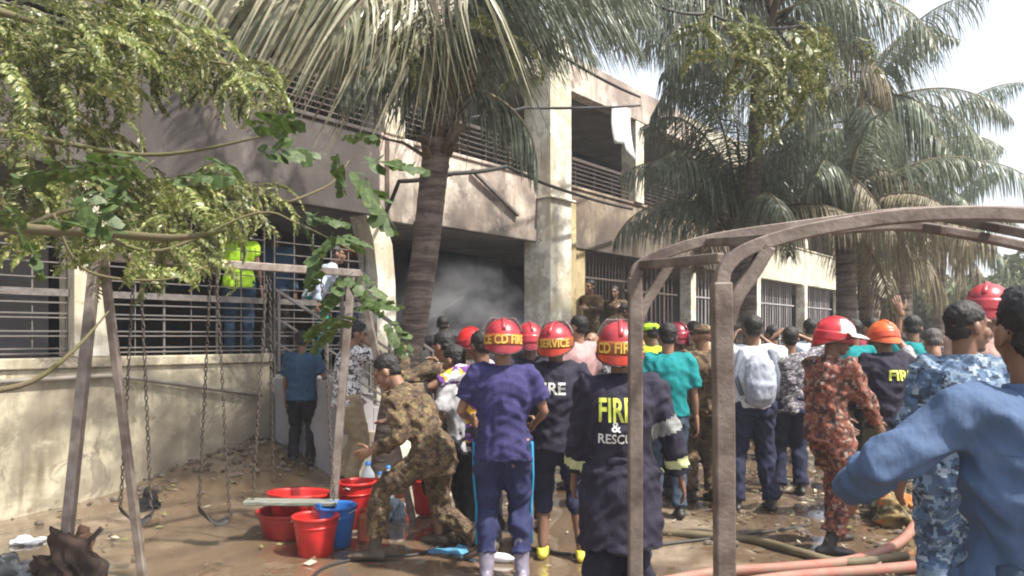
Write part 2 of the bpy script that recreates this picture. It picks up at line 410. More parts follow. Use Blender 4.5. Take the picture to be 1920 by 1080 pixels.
# railings: every rail and bar a piece of its own
unit = MB().box((0, -.5, -.5), (1, .5, .5)).mesh('bar', M_iron)
unitd = MB().box((0, -.5, -.5), (1, .5, .5)).mesh('bar', M_irond)
def barp(parent, a, c, w, h=None, me=None, name='bar'):
    a = Vector(a); c = Vector(c); d = c-a
    o = link(name, me or unit, parent); o.location = a; o.scale = (d.length, w, h or w)
    o.rotation_euler = d.to_track_quat('X', 'Z').to_euler(); return o
def railing(x0, x1, z0, z1, rows, step, me=unitd, top=.05):
    r = MB().box((x0, -.02, z1-top), (x1, .03, z1)).build('railing', M_irond if me is unitd else M_iron, bld)
    for k in range(rows):
        z = z0 + (z1-z0-.06)*(k+.4)/rows; barp(r, (x0, .0, z), (x1, .0, z), .014, .018, me)
    n = max(1, int((x1-x0)/step))
    for k in range(n+1):
        x = x0+(x1-x0)*k/n; barp(r, (x, .012, z0), (x, .012, z1-top), .014, .02, me)
    return r
for x0, x1 in ((-3, .6), (.95, 4.44), (4.85, 7.93), (8.6, 11.18), (11.56, 13.78), (14.08, 17.88), (18.18, 21.88)):
    railing(x0, x1, 4.25, 4.78, 6, .55)
# ground floor grille on the plinth wall
for x0, x1 in ((-3.0, .59), (.94, 2.76), (2.9, 4.3)):
    zb = 1.40 if x1 < 2.8 else 1.12
    g = MB().box((x0, .05, 1.97), (x1, .11, 2.035)).build('grille', M_iron, bld)
    for z in (1.44, 1.485, 1.60, 1.645, 1.77, 1.81, 1.91): barp(g, (x0, .08, z), (x1, .08, z), .014)
    for z in (2.14, 2.28, 2.42, 2.56, 2.70): barp(g, (x0, .08, z), (x1, .08, z), .012)
    n = max(2, round((x1-x0)/.30))
    for k in range(n+1):
        x = x0+(x1-x0)*k/n
        barp(g, (x, .095, zb), (x, .095, 1.97), .02 if k % 2 == 0 else .01)
        barp(g, (x, .095, 2.036), (x, .095, 2.85), .014)
g = MB().box((9.5, .06, 2.66), (11.2, .10, 2.70)).build('grille', M_irond, bld)
for k in range(14): barp(g, (9.58+k*.12, .08, 1.1), (9.58+k*.12, .08, 3.15), .015, me=unitd)
for x in (11.3, 14.1, 18.2, 22.2, 26.2, 30.2, 34.2):
    mb = MB(); W_ = 2.45 if x < 12 else 3.65
    for k in range(int(W_/.2)): mb.box((x+k*.2, .2, 1.1), (x+k*.2+.035+.03*(k % 3 == 0), .23, 3.15))
    mb.box((x, .18, 1.5), (x+W_, .198, 1.54)); mb.box((x, .18, 2.5), (x+W_, .198, 2.54))
    gg = mb.build('grille', M_ing if x > 12 else M_irond, bld)
# stair down to the yard with its slanting hand rails
st = bb('staircase', M_ing, *[(2.80+i*.25, 2.80+(i+1)*.25-.002, -1.15, -.05, -.3, 1.12-i*.155) for i in range(7)])
bb('stair_side_wall', M_colw, (2.84, 4.5, -1.25, -1.152, -.3, .55), parent=st)
for yy in (-1.2, -.12):
    for dz in (.0, .28, .56, .88):
        barp(st, (2.75, yy, 1.25+dz), (5.1, yy, .10+dz), .035 if dz > .8 else .022, name='handrail', me=unit)
    for k in range(4): barp(st, (2.8+k*.7, yy, 1.2-k*.36), (2.8+k*.7, yy, 2.1-k*.343), .03, name='baluster', me=unit)
# plank leaning in the burnt opening, loose strip on the parapet
o = MB().bar(B(5.2, .9, 1.35), B(7.0, .7, 2.25), .05, .03).build('burnt_plank', plain('ash grey wood', (.22, .2, .19), .95, .4))
tag(o, 'ash grey plank leaning across the burnt out ground floor opening', 'plank')
o = MB().bar(B(6.2, -.14, 4.05), B(7.35, -.12, 3.52), .06, .04).build('loose_lath', plain('ash grey wood', (0, 0, 0)))
tag(o, 'thin grey lath hanging slantwise on the pink stained parapet', 'lath')
mb = MB(); N = 9
for i in range(N+1):
    for j in range(N+1):
        u = i/N; w = j/N
        mb.v.append(tuple(B(10.15+u*.75+.1*w, -.22+.05*math.sin(u*7+w*3), 5.95-w*(.75+.2*u-.1*math.sin(u*3)))))
for i in range(N):
    for j in range(N): mb.f.append((i*(N+1)+j, (i+1)*(N+1)+j, (i+1)*(N+1)+j+1, i*(N+1)+j+1)); mb.mi.append(0)
o = mb.build('hanging_cloth', cloth('white rag', (.7, .68, .66)), smooth=True)
o.modifiers.new('s', 'SOLIDIFY').thickness = .01
tag(o, 'white cloth hanging from the roof beam over the upper veranda', 'cloth')
# conduit on the plinth wall
mb = MB(); mb.sweep([B(-.2, -.04, 1.20), B(.9, -.04, 1.22), B(1.2, -.05, 1.18), B(2.62, -.05, .93)], [.023]*4, 8)
tag(mb.build('pipe', plain('grey pipe', (.3, .27, .23), .6, .3), smooth=True), 'thin grey pipe sloping across the yellowed plinth wall', 'pipe')

# ------------------------------------------------------------------ cables
M_cab = plain('black cable', (.03, .027, .025), .6, .3)
def cable(pts, r, label, sag=0, mat=None, nm='cable', cat='cable'):
    pts = [Vector(p) for p in pts]; out = []
    for i in range(len(pts)-1):
        for k in range(8):
            u = k/8; p = pts[i].lerp(pts[i+1], u); p.z -= sag*4*u*(1-u); out.append(p)
    out.append(pts[-1])
    return tag(MB().sweep(out, [r]*len(out), 6).build(nm, mat or M_cab, smooth=True), label, cat)
cable([B(4.4, -.14, 3.12), P(748, 340, 9.8), P(850, 325, 9.8), P(950, 312, 11), P(1060, 358, 12.5), P(1185, 392, 15)], .028, 'black cable running past the palm trunk and along the upper railing', .02)
cable([P(840, 225, 9), P(985, 202, 11), P(1200, 198, 14)], .022, 'straight black cable crossing the tall upper column', .02)
cable([P(860, -60, 7.5), P(1000, 70, 9), P(1200, 182, 13)], .02, 'black cable slanting down to the end of the pink roof beam', .05)
cable([P(1180, -20, 9), P(1330, 25, 9.5), P(1500, 48, 10), P(1640, 75, 11)], .018, 'long dark cable sagging below the top of the picture at right', .1)

# ------------------------------------------------------------------ palms
def leafmat(name, c1, c2, c3, trans=.25, rough=.45, scale=3):
    m, nt, b = newmat(name); v = coords(nt)
    c = mix(nt, ramp(nt, noise(nt, v, scale, 3), [(.35, 0), (.65, 1)]), c1, c2)
    c = mix(nt, ramp(nt, noise(nt, v, scale*4, 2), [(.5, 0), (.7, 1)]), c, c3)
    nt.links.new(c, b.inputs['Base Color']); b.inputs['Roughness'].default_value = rough
    t = node(nt, 'ShaderNodeBsdfTranslucent'); nt.links.new(c, t.inputs[0])
    ms = node(nt, 'ShaderNodeMixShader'); ms.inputs[0].default_value = trans
    nt.links.new(b.outputs[0], ms.inputs[1]); nt.links.new(t.outputs[0], ms.inputs[2])
    nt.links.new(ms.outputs[0], nt.nodes['Material Output'].inputs[0]); return m
M_pg = leafmat('palm green', (.08, .10, .062), (.14, .165, .11), (.30, .31, .25), .38, .36)
M_pd = leafmat('palm dry', (.17, .145, .09), (.30, .26, .17), (.08, .065, .04), .2, .6)
M_pr = leafmat('sunlit palm ribbon', (.20, .20, .13), (.36, .34, .24), (.12, .13, .07), .15, .3)  # pale beige paints the sunlit gloss of the leaflets into their colour
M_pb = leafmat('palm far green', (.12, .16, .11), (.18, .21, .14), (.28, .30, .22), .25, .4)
M_rach = plain('palm rachis', (.22, .18, .09), .6, .4)
M_rachd = plain('dry palm rachis', (.12, .09, .06), .8, .4)
m, nt, b = newmat('palm bark'); v = coords(nt, (1, 1, 1)); vv = coords(nt, (1.2, 1.2, 9))
c = mix(nt, ramp(nt, noise(nt, vv, 1.8, 4), [(.4, 0), (.62, 1)]), (.07, .052, .044), (.19, .15, .125))
c = mix(nt, ramp(nt, noise(nt, v, 14, 6), [(.5, 0), (.7, .6)]), c, (.06, .045, .035))
nt.links.new(c, b.inputs[0]); b.inputs['Roughness'].default_value = .95
bump(nt, b, noise(nt, vv, 2.5, 5), .9, .04); M_bark = m
def frond(mb, base, az, el, L, droop, ll, n=70, hang=.75, w=.03, rr=.022, bare=.14, seed=0, side=0, curl=.0):
    """one pinnate palm leaf: arching rachis, two rows of drooping leaflets. materials: 0 leaflet 1 rachis"""
    r = random.Random(seed); p = Vector(base); K = 22; pts = []; Ts = []
    for i in range(K+1):
        s = i/K; e = el - droop*(s**1.3); a = az + curl*s
        T = Vector((math.cos(e)*math.cos(a), math.cos(e)*math.sin(a), math.sin(e)))
        pts.append(p.copy()); Ts.append(T); p = p + T*L/K
    leaflets(mb, pts, Ts, L, ll, n, hang, w, rr, bare, r, side, az, curl)
def frond_path(mb, ctrl, ll, n=70, hang=.75, w=.03, rr=.022, bare=.12, seed=0, side=0, dn=(0, 0, -1)):
    c = [Vector(p) for p in ctrl]; raw = []
    for i in range(len(c)-1):
        p0 = c[max(i-1, 0)]; p1 = c[i]; p2 = c[i+1]; p3 = c[min(i+2, len(c)-1)]
        for k in range(10):
            u = k/10; raw.append(.5*((2*p1)+(p2-p0)*u+(2*p0-5*p1+4*p2-p3)*u*u+(3*p1-p0-3*p2+p3)*u**3))
    raw.append(c[-1]); D = [0]
    for i in range(1, len(raw)): D.append(D[-1]+(raw[i]-raw[i-1]).length)
    K = 22; pts = []; j = 0
    for i in range(K+1):
        s = D[-1]*i/K
        while j < len(D)-2 and D[j+1] < s: j += 1
        pts.append(raw[j].lerp(raw[j+1], (s-D[j])/max(1e-6, D[j+1]-D[j])))
    Ts = [(pts[min(i+1, K)]-pts[max(i-1, 0)]).normalized() for i in range(K+1)]
    leaflets(mb, pts, Ts, D[-1], ll, n, hang, w, rr, bare, random.Random(seed), side, dn=dn)
def leaflets(mb, pts, Ts, L, ll, n, hang, w, rr, bare, r, side, az=None, curl=0, dn=(0, 0, -1)):
    K = len(pts)-1; dn = Vector(dn).normalized()
    mb.sweep(pts, [rr*(1-.85*i/K)+.003 for i in range(K+1)], 5, mi=1)
    for j in range(n):
        s = bare + (1-bare)*j/(n-1); f = s*K; i = min(int(f), K-1); u = f-i
        q = pts[i].lerp(pts[i+1], u); T = Ts[i].lerp(Ts[i+1], u).normalized()
        h_ = Vector((-T.y, T.x, 0)) if az is None else Vector((-math.sin(az+curl*s), math.cos(az+curl*s), 0))
        sd, up = basis(T, h_ if h_.length > .05 else Vector((1, 0, 0)))
        l = ll*(math.sin(math.pi*min(1, .12+.88*s)**.75)**.55)*(.85+.3*r.random()) + .02
        for sg in ((-1, 1) if side == 0 else (side,)):
            d = (sd*sg*.8 + T*.55 + Vector((0, 0, .25+.1*r.random()))*(1-hang) + Vector((r.uniform(-.12, .12), r.uniform(-.12, .12), r.uniform(-.1, .1)))).normalized()
            segs = 4; pp = q.copy(); vs = []; w0 = w*(.8+.4*r.random())
            hh = hang*(.75+.4*r.random())
            tw = (T + Vector((r.uniform(-.5, .5), r.uniform(-.5, .5), r.uniform(-.2, .2)))).normalized()
            for k in range(segs+1):
                x = k/segs; ww = w0*(1-x**2.2)*.5+.0015
                wv = tw - d*tw.dot(d)
                if wv.length < .1: wv = d.orthogonal()
                wv.normalize()
                vs += [pp-wv*ww, pp+wv*ww]
                d = (d*(1-hh*.75) + dn*hh*.9).normalized()
                pp = pp + d*l/segs
            mb.add(vs, [(2*k, 2*k+1, 2*k+3, 2*k+2) for k in range(segs)])
def trunk(pts, rads, name, mat, parent, rings=.085, n=16):
    # resample with ring scars
    pts = [Vector(p) for p in pts]; P2 = []; R2 = []
    L = [0]
    for i in range(len(pts)-1): L.append(L[-1]+(pts[i+1]-pts[i]).length)
    s = 0; k = 0
    def cat(s):
        for i in range(len(pts)-1):
            if s <= L[i+1] or i == len(pts)-2:
                u = (s-L[i])/(L[i+1]-L[i]); u = max(0, min(1, u))
                p0 = pts[max(i-1, 0)]; p1 = pts[i]; p2 = pts[i+1]; p3 = pts[min(i+2, len(pts)-1)]
                q = .5*((2*p1)+(p2-p0)*u+(2*p0-5*p1+4*p2-p3)*u*u+(3*p1-p0-3*p2+p3)*u**3)
                return q, rads[i]+(rads[i+1]-rads[i])*u
    while s < L[-1]:
        q, r = cat(s); P2.append(q); R2.append(r*(1+.012*math.sin(k*2.09)+.008*math.sin(k*.9+1))); s += rings/3; k += 1
    return MB().sweep(P2, R2, n).build(name, mat, parent, smooth=True, world=True)
def palm(label, base, top, rb, rt, fr, L, ll, seed, mats, bend=(0, 0), w=.035, n=60, dead=4, group='coconut palms before the school', extra=(), hang=.75, mid=None, paths=(), free=None, lowest=-40):
    base = Vector(base); top = Vector(top); r = random.Random(seed)
    t = thing('palm_tree', label, 'palm tree', base, 0, group)
    pts = mid if mid else [base, base.lerp(top, .33)+Vector((*bend, 0)), base.lerp(top, .66)+Vector((*bend, 0))*.8, top]
    k = len(pts)-1
    trunk(pts, [rb+(rt-rb)*min(1, (i/k)*1.6) for i in range(k+1)], 'trunk', M_bark, t)
    # crown heart: husk fibre and leaf bases
    mb = MB()
    for i in range(14):
        a = i*2.4; e = R(30+r.random()*50); d = Vector((math.cos(a)*math.cos(e), math.sin(a)*math.cos(e), math.sin(e)))
        p0 = top - Vector((0, 0, .35-.02*i)) + Vector((math.cos(a), math.sin(a), 0))*rt*.5
        mb.sweep([p0, p0+d*.35, p0+d*.6+Vector((0,0,.05))], [(.09, .035), (.06, .03), (.03, .02)], 6, side=Vector((-math.sin(a), math.cos(a), 0)))
    mb.build('leaf_sheath', M_rachd, t, True, True)
    for i in range(fr):
        a = i*2.39996+seed; q = i/fr
        el = R(78-(78-lowest)*q+r.uniform(-8, 8)); mt = mats[1] if i >= fr-dead else mats[0]
        if free is not None and math.cos(a) < free and el < R(40): continue
        mb = MB(); frond(mb, top+Vector((math.cos(a), math.sin(a), 0))*.08+Vector((0, 0, .1-.3*q)), a, el, L*(.8+.3*r.random())*(1-.15*q), R(70+35*r.random()), ll, n, hang, w, seed=seed*100+i)
        mb.build('frond', [mt, M_rach if i < fr-dead else M_rachd], t, False, True)
    for a, el, LL, dr, l2, n2, w2, mt, hg, cu in extra:
        mb = MB(); frond(mb, top+Vector((math.cos(a), math.sin(a), 0))*.1, a, el, LL, dr, l2, n2, hg, w2, seed=int(a*77)+seed, curl=cu)
        mb.build('frond', [mt, M_rachd], t, False, True)
    for pp_ in paths:
        ctrl, l2, n2, w2, mt, hg = pp_[:6]
        mb = MB(); frond_path(mb, ctrl, l2, n2, hg, w2, seed=int(ctrl[-1].x*97)+seed, dn=pp_[6] if len(pp_) > 6 else (0, 0, -1))
        mb.build('frond', [mt, M_rachd], t, False, True)
    return t
def toward(top, px, py, d):   # azimuth and distance from a crown to a place
    q = P(px, py, d)-Vector(top); return math.atan2(q.y, q.x), math.hypot(q.x, q.y)
# palm 1: in front of the facade, trunk in the middle of the picture; crown among the top of the picture
topA = P(838, 130, 7.7)
pa = []
def fp(l, *q): return [topA]+[P(*x) for x in q]
for q, ll, n, w, mt, hg, dn in (
    (((760, -20, 7.3), (600, -40, 6.9), (430, -30, 6.6), (270, 20, 6.3)), 1.5, 44, .032, M_pr, .72, (-.5, 0, -1)),
    (((780, -60, 7.9), (640, -60, 8.0), (500, -40, 8.0), (340, 40, 8.0)), 1.5, 50, .026, M_pg, .7, (-.5, 0, -1)),
    (((700, -40, 7.0), (560, -120, 6.4), (420, -110, 6.0), (280, -60, 5.7)), 1.6, 36, .028, M_pr, .7, (-.45, 0, -1)),
    (((840, -80, 6.9), (850, -90, 6.2), (870, -60, 5.7), (900, -20, 5.3)), 1.5, 26, .016, M_pr, .75, (.3, 0, -1)),
    (((800, 0, 7.2), (740, -30, 6.8), (690, -10, 6.4), (640, 50, 6.1)), 1.2, 34, .022, M_pr, .75, (-.2, 0, -1)),
    (((830, 20, 8.0), (810, -60, 8.3), (760, -80, 8.6), (700, -20, 8.8)), 1.3, 50, .022, M_pg, .7, (-.15, 0, -1)),
    (((900, -60, 7.7), (1000, -90, 7.9), (1120, -50, 8.1), (1230, 40, 8.3)), 1.1, 90, .013, M_pg, .6, (.35, 0, -1)),
    (((880, -40, 8.3), (980, -70, 8.8), (1080, -30, 9.2), (1180, 50, 9.6)), 1.0, 80, .013, M_pg, .6, (.3, 0, -1)),
    (((920, 0, 7.3), (1020, -60, 7.0), (1140, -80, 6.8), (1280, -30, 6.7)), 1.0, 80, .012, M_pg, .55, (.4, 0, -1)),
    (((900, 0, 7.9), (960, 20, 8.3), (1040, 30, 8.7), (1120, 110, 9.0)), 1.0, 80, .014, M_pg, .65, (.3, 0, -1)),
    (((910, -40, 7.2), (1010, -30, 7.3), (1110, 0, 7.4), (1200, 90, 7.5)), 1.0, 84, .013, M_pg, .6, (.35, 0, -1)),
    (((880, -80, 7.0), (960, -150, 6.6), (1080, -120, 6.4), (1200, -40, 6.2)), 1.2, 80, .012, M_pg, .6, (.3, 0, -1)),
    (((800, -40, 7.9), (720, -50, 8.2), (640, -10, 8.6), (540, 60, 9.0)), 1.3, 60, .02, M_pg, .7, (-.4, 0, -1)),
    (((880, 60, 7.5), (930, 20, 7.4), (980, 20, 7.3), (1040, 70, 7.2)), .8, 60, .013, M_pg, .65, (.3, 0, -1)),
    (((800, 60, 7.9), (730, 60, 8.2), (650, 100, 8.5), (590, 170, 8.8)), .6, 40, .018, M_pg, .7, (-.4, 0, -1)),
    (((815, 70, 7.4), (795, 120, 7.2), (785, 190, 7.2)), .4, 18, .016, M_pd, .8, (0, 0, -1))):
    pa.append((fp(0, *q), ll, n, w, mt, hg, dn))
palm('nearest palm with a curved ringed trunk before the burnt opening', P(715, 930, 8.0)-Vector((0,0,.05)), topA, .132, .135, 5, 1.6, .6, 3, (M_pg, M_pd), paths=pa, dead=0, w=.022,
     mid=[P(712, 935, 8), P(735, 770, 8), P(770, 640, 7.95), P(796, 480, 7.9), P(812, 340, 7.8), P(826, 220, 7.75), topA])
# fibrous skirt of dead leaf bases under its crown
tA = [o for o in C.objects if o.get('category') == 'palm tree'][-1]
mb = MB(); r_ = random.Random(4)
for i in range(46):
    a = r_.uniform(0, 6.3); z = r_.uniform(-.95, .25); c0 = topA.lerp(P(812, 340, 7.8), max(0, -z)/1.1)+Vector((math.cos(a)*.13, math.sin(a)*.13, max(0, z)))
    d = Vector((math.cos(a), math.sin(a), r_.uniform(.2, 2.2))).normalized(); l = r_.uniform(.2, .5)
    mb.sweep([c0, c0+d*l*.5, c0+d*l+Vector((0, 0, -.08))], [(.06, .02), (.04, .015), (.012, .008)], 6, side=Vector((-math.sin(a), math.cos(a), 0)))
mb.build('dead_leaf_base', M_rachd, tA, True, True)
# palms to the right
def xf(top, L):
    return [([top]+[P(*x) for x in q], ll, n, w, mt, hg) for q, ll, n, w, mt, hg in L]
topB = P(1585, 400, 12.5)
palm('palm with low hanging brown fronds right of the far veranda', P(1590, 850, 12.5)-Vector((0,0,.05)), topB, .18, .15, 15, 2.5, .95, 11, (M_pg, M_pd), free=-.2, dead=7, w=.014, n=90, hang=.55,
     paths=xf(topB, [(((1640, 320, 12.2), (1720, 350, 11.8), (1790, 430, 11.5)), 1.0, 100, .014, M_pd, .7), (((1570, 325, 12), (1530, 312, 11.5), (1480, 330, 11.2)), .8, 100, .014, M_pg, .7),
       (((1660, 400, 11.8), (1760, 400, 11.2), (1870, 460, 10.8)), 1.0, 100, .014, M_pd, .7), (((1580, 330, 11.8), (1620, 350, 11.2), (1680, 440, 10.8)), .9, 87, .014, M_pd, .7)]))
topC = P(1600, 215, 14.0)
palm('tallest right palm with a fresh frond arching against the sky', P(1650, 820, 14)-Vector((0,0,.05)), topC, .2, .16, 15, 2.8, .95, 23, (M_pg, M_pg), dead=0, w=.015, n=90, hang=.55,
     paths=xf(topC, [(((1660, 130, 13.5), (1730, 60, 13.2), (1800, 75, 13)), .62, 64, .03, M_pg, .55), (((1530, 140, 13), (1390, 75, 12.3), (1235, 68, 11.8)), 1.35, 125, .014, M_pg, .7),
       (((1520, 190, 13), (1400, 150, 12.5), (1270, 170, 12)), 1.3, 112, .014, M_pg, .7), (((1680, 190, 14), (1780, 210, 14), (1870, 290, 14)), 1.2, 100, .014, M_pb, .6), (((1650, 180, 13.6), (1720, 190, 13.2), (1770, 260, 13)), 1.1, 100, .014, M_pb, .7)]))
topD = P(1390, 400, 12.0)
palm('palm with fronds fanning from a low dark crown beside the upper veranda', P(1362, 880, 12)-Vector((0,0,.05)), topD, .16, .14, 15, 2.3, .85, 31, (M_pg, M_pd), lowest=12, dead=2, w=.014, n=90, hang=.55,
     paths=xf(topD, [(((1340, 280, 11.8), (1270, 220, 11.5), (1200, 240, 11.3)), .9, 100, .014, M_pg, .6), (((1440, 280, 12), (1500, 220, 12), (1550, 270, 12)), 1.0, 100, .014, M_pg, .6), (((1360, 260, 11.6), (1330, 180, 11.2), (1280, 170, 11)), 1.1, 100, .014, M_pg, .6)]))
topG = P(1430, 20, 10.8)
palm('high palm whose grey green crown meets the top of the picture', P(1385, 890, 12.6)-Vector((0,0,.05)), topG, .14, .11, 16, 2.8, .95, 71, (M_pg, M_pd), lowest=0, dead=1, w=.014, n=90, hang=.55,
     paths=xf(topG, [(((1390, 40, 10.6), (1320, 60, 10.4), (1240, 140, 10.2)), 1.1, 100, .014, M_pg, .6), (((1360, 60, 11), (1280, 120, 11), (1220, 220, 11)), 1.0, 100, .014, M_pg, .6), (((1460, 60, 10.6), (1500, 120, 10.4), (1530, 220, 10.3)), 1.1, 100, .014, M_pg, .6)])+xf(topG, [(((1380, -40, 10.4), (1280, -40, 10), (1180, 30, 9.7)), 1.2, 112, .014, M_pg, .6), (((1400, 0, 10.2), (1310, 10, 9.8), (1240, 90, 9.5)), 1.1, 100, .014, M_pg, .7), (((1500, -30, 10.8), (1580, 0, 10.8), (1640, 90, 10.8)), 1.0, 100, .014, M_pg, .6)]))
topE = P(1700, 330, 17)
palm('hazy palm behind the others at the edge of the sky', P(1690, 780, 17)-Vector((0,0,.05)), topE, .2, .16, 18, 2.9, .9, 47, (M_pb, M_pd), dead=3, w=.022, n=66, hang=.6)
topF = P(1760, 440, 22)
palm('small far palm low beside the right end of the trees', P(1765, 740, 22)-Vector((0,0,.05)), topF, .2, .16, 15, 2.7, .8, 53, (M_pb, M_pd), dead=4, w=.05, n=40)

# ------------------------------------------------------------------ far trees and wall that close the yard
M_ft = leafmat('far foliage', (.10, .13, .06), (.15, .17, .085), (.22, .21, .13), .2, .6, .6)
def leafcloud(mb, c, r, n, size, rr, mi=0):
    c = Vector(c)
    for _ in range(n):
        while True:
            q = Vector((rr.uniform(-1, 1), rr.uniform(-1, 1), rr.uniform(-1, 1)))
            if .25 < q.length < 1: break
        p = c + Vector((q.x*r[0], q.y*r[1], q.z*r[2])); s = size*rr.uniform(.6, 1.3)
        a = Vector((rr.gauss(0, 1), rr.gauss(0, 1), rr.gauss(0, 1))).normalized(); e = a.orthogonal().normalized()
        f = a.cross(e)
        mb.add([p-e*s, p+f*s*.45, p+e*s, p-f*s*.45], [(0, 1, 2, 3)], mi)
def bush_tree(label, px, d, h, w, seed):
    rr = random.Random(seed); x = WX(px, d)
    t = thing('broadleaf_tree', label, 'tree', (x, d, 0), 0, 'trees closing the far end of the yard')
    trunk([(x, d, -.1), (x+.1, d, h*.3), (x-.1, d, h*.6)], [.22, .17, .1], 'trunk', M_bark, t, .4, 8)
    mb = MB()
    for k in range(16):
        a = rr.uniform(0, 6.3); q = rr.random()**.5
        c = (x+math.cos(a)*q*w*.8, d+math.sin(a)*q*w*.8, h*(.35+.6*rr.random()*(1.1-q*.6)))
        leafcloud(mb, c, (w*.42, w*.42, h*.17), 330, .2, rr)
    mb.build('crown', M_ft, t, False, True)
for i, (px, d, h, w, lb) in enumerate(((1690, 36, 5.2, 2.6, 'dusty broadleaf tree behind the far end of the veranda'), (1790, 33, 4.6, 2.6, 'low rounded tree behind the small far palm'), (1880, 30, 4.8, 2.4, 'dense tree above the man in blue camouflage'), (1990, 32, 5, 3, 'wide tree closing the yard at its right edge'))):
    bush_tree(lb, px, d, h, w, 60+i)
o = MB().box((4, 38, -.1), (40, 38.3, 2.6)).build('boundary_wall', plaster('boundary plaster', (.4, .38, .32), (.2, .18, .15), .4))
tag(o, 'low plaster wall behind the trees at the far end of the yard', 'wall')

# ------------------------------------------------------------------ overhanging broadleaf tree at the left
M_lf = leafmat('yellow green leaflet', (.08, .115, .022), (.21, .25, .055), (.48, .45, .22), .35, .4, 14)
M_lf2 = leafmat('deep green leaflet', (.03, .06, .014), (.055, .095, .02), (.11, .15, .04), .3, .55, 9)
M_br = plain('branch bark', (.12, .09, .055), .9, .4, 12, 60, .5, col2=(.09, .09, .03))
tb = Vector((-5.6, 3.2, 0))
tree = thing('overhanging_tree', 'broadleaf tree reaching in from the left with feathery yellow green leaves over the swing', 'tree', tb)
def limb(pts, rads, name='branch', par=None):
    return trunk(pts, [q*(.62 if name == 'branch' else 1) for q in rads], name, M_br, par or tree, .12, 9)
limb([tb, tb+Vector((.1, 0, 1.4)), tb+Vector((.3, .1, 2.6)), P(-700, -300, 3.4)], [.22, .19, .17, .13], 'trunk')
limb([P(-700, -100, 3.4), P(-250, 380, 3.3), P(0, 424, 3.2), P(180, 436, 3.1), P(330, 446, 3.0), P(430, 430, 3.0)], [.06, .045, .036, .03, .022, .008])
limb([P(-250, 380, 3.3), P(-60, 450, 3.5), P(110, 400, 3.6), P(200, 372, 3.7), P(290, 300, 3.8)], [.03, .02, .016, .013, .006])
limb([P(-700, -200, 3.4), P(-200, -40, 4), P(60, 40, 4.2), P(260, 90, 4.3), P(480, 130, 4.4)], [.07, .05, .03, .018, .006])
limb([P(-600, 0, 3.4), P(-200, 200, 3.8), P(80, 260, 4), P(300, 290, 4.1), P(560, 240, 4.1)], [.06, .04, .025, .016, .006])
limb([P(180, 436, 3.1), P(300, 470, 3.2), P(480, 400, 3.3), P(560, 420, 3.3), P(680, 480, 3.3)], [.014, .011, .009, .006, .004])
limb([P(100, 400, 3.3), P(158, 505, 3.4), P(300, 525, 3.5), P(392, 498, 3.6)], [.01, .01, .009, .006])
limb([P(-40, 738, 3.4), P(60, 715, 3.5), P(140, 655, 3.6), P(205, 582, 3.8)], [.022, .02, .014, .006])
limb([P(262, 1, 4.2), P(266, 120, 4.2), P(262, 300, 4.2)], [.006, .006, .003])
limb([P(540, 380, 3.2), P(620, 345, 3.3), P(655, 300, 3.4)], [.01, .007, .004])
limb([P(-700, -600, 3.0), P(300, -400, 4.5), P(900, -160, 6.0), P(1300, -60, 6.8), P(1600, -40, 7)], [.1, .08, .06, .035, .012])
def compound(seed, L=.3, pairs=17, ll=.05, lw=.0095):
    rr = random.Random(seed); mb = MB(); pts = []; p = Vector((0, 0, 0)); e = 0
    for i in range(pairs+1): pts.append(p.copy()); e -= .08+.04*rr.random(); p = p+Vector((math.cos(e), rr.uniform(-.08, .08), math.sin(e)))*L/pairs
    mb.sweep(pts, [.0022*(1-.6*i/pairs) for i in range(pairs+1)], 4)
    for i in range(1, pairs+1):
        T = (pts[i]-pts[i-1]).normalized()
        for sg in (-1, 1):
            l = ll*math.sin(math.pi*(.15+.8*i/(pairs+1)))**.5*rr.uniform(.8, 1.15)
            d = (Vector((0, sg, 0))*.9+T*.35+Vector((0, 0, rr.uniform(-.55, .1)))).normalized()
            wv = d.cross(Vector((0, 0, 1))).normalized(); wv = (wv+Vector((0, 0, rr.uniform(-.7, .7)))).normalized()
            q = pts[i]; w = lw*l/ll*1.0
            m0 = q+d*l*.35+Vector((0, 0, .003)); m1 = q+d*l*.7; en = q+d*l+Vector((0, 0, -.006))
            mb.add([q, m0-wv*w*.85, m0+wv*w*.85, m1-wv*w, m1+wv*w, en], [(0, 1, 2), (1, 3, 4, 2), (3, 5, 4)])
    return mb
cl = [compound(i).mesh('leaf', M_lf) for i in range(5)]; cl2 = [compound(40+i, .34, 7, .12, .045).mesh('leaf', M_lf2) for i in range(4)]
rr = random.Random(5)
def leafy(px, py, d, n, spread, lib, sc=1.0, big=None, dirx=None):
    for _ in range(n):
        q = P(px+rr.gauss(0, spread), py+rr.gauss(0, spread*.6), d+rr.gauss(0, .35))
        e = (rr.uniform(-.5, .9) if dirx is None else dirx, rr.uniform(-.6, .9), rr.uniform(-.7, .7)+ (3.14 if rr.random() < .25 else 0))
        if big is None:
            o = link('leaf', rr.choice(lib), tree); o.location = q-tb
            o.rotation_euler = e; s = sc*rr.uniform(.75, 1.25); o.scale = (s, s, s)
        else:
            me = rr.choice(lib); M_ = Matrix.Translation(q-tb) @ Euler(e).to_matrix().to_4x4() @ Matrix.Scale(sc*rr.uniform(.75, 1.25), 4)
            big.add([M_ @ Vector(v) for v in me], lib_f[id(me)])
lib_raw = []; lib_f = {}
for i in range(5):
    c = compound(80+i); lib_raw.append(c.v); lib_f[id(c.v)] = c.f
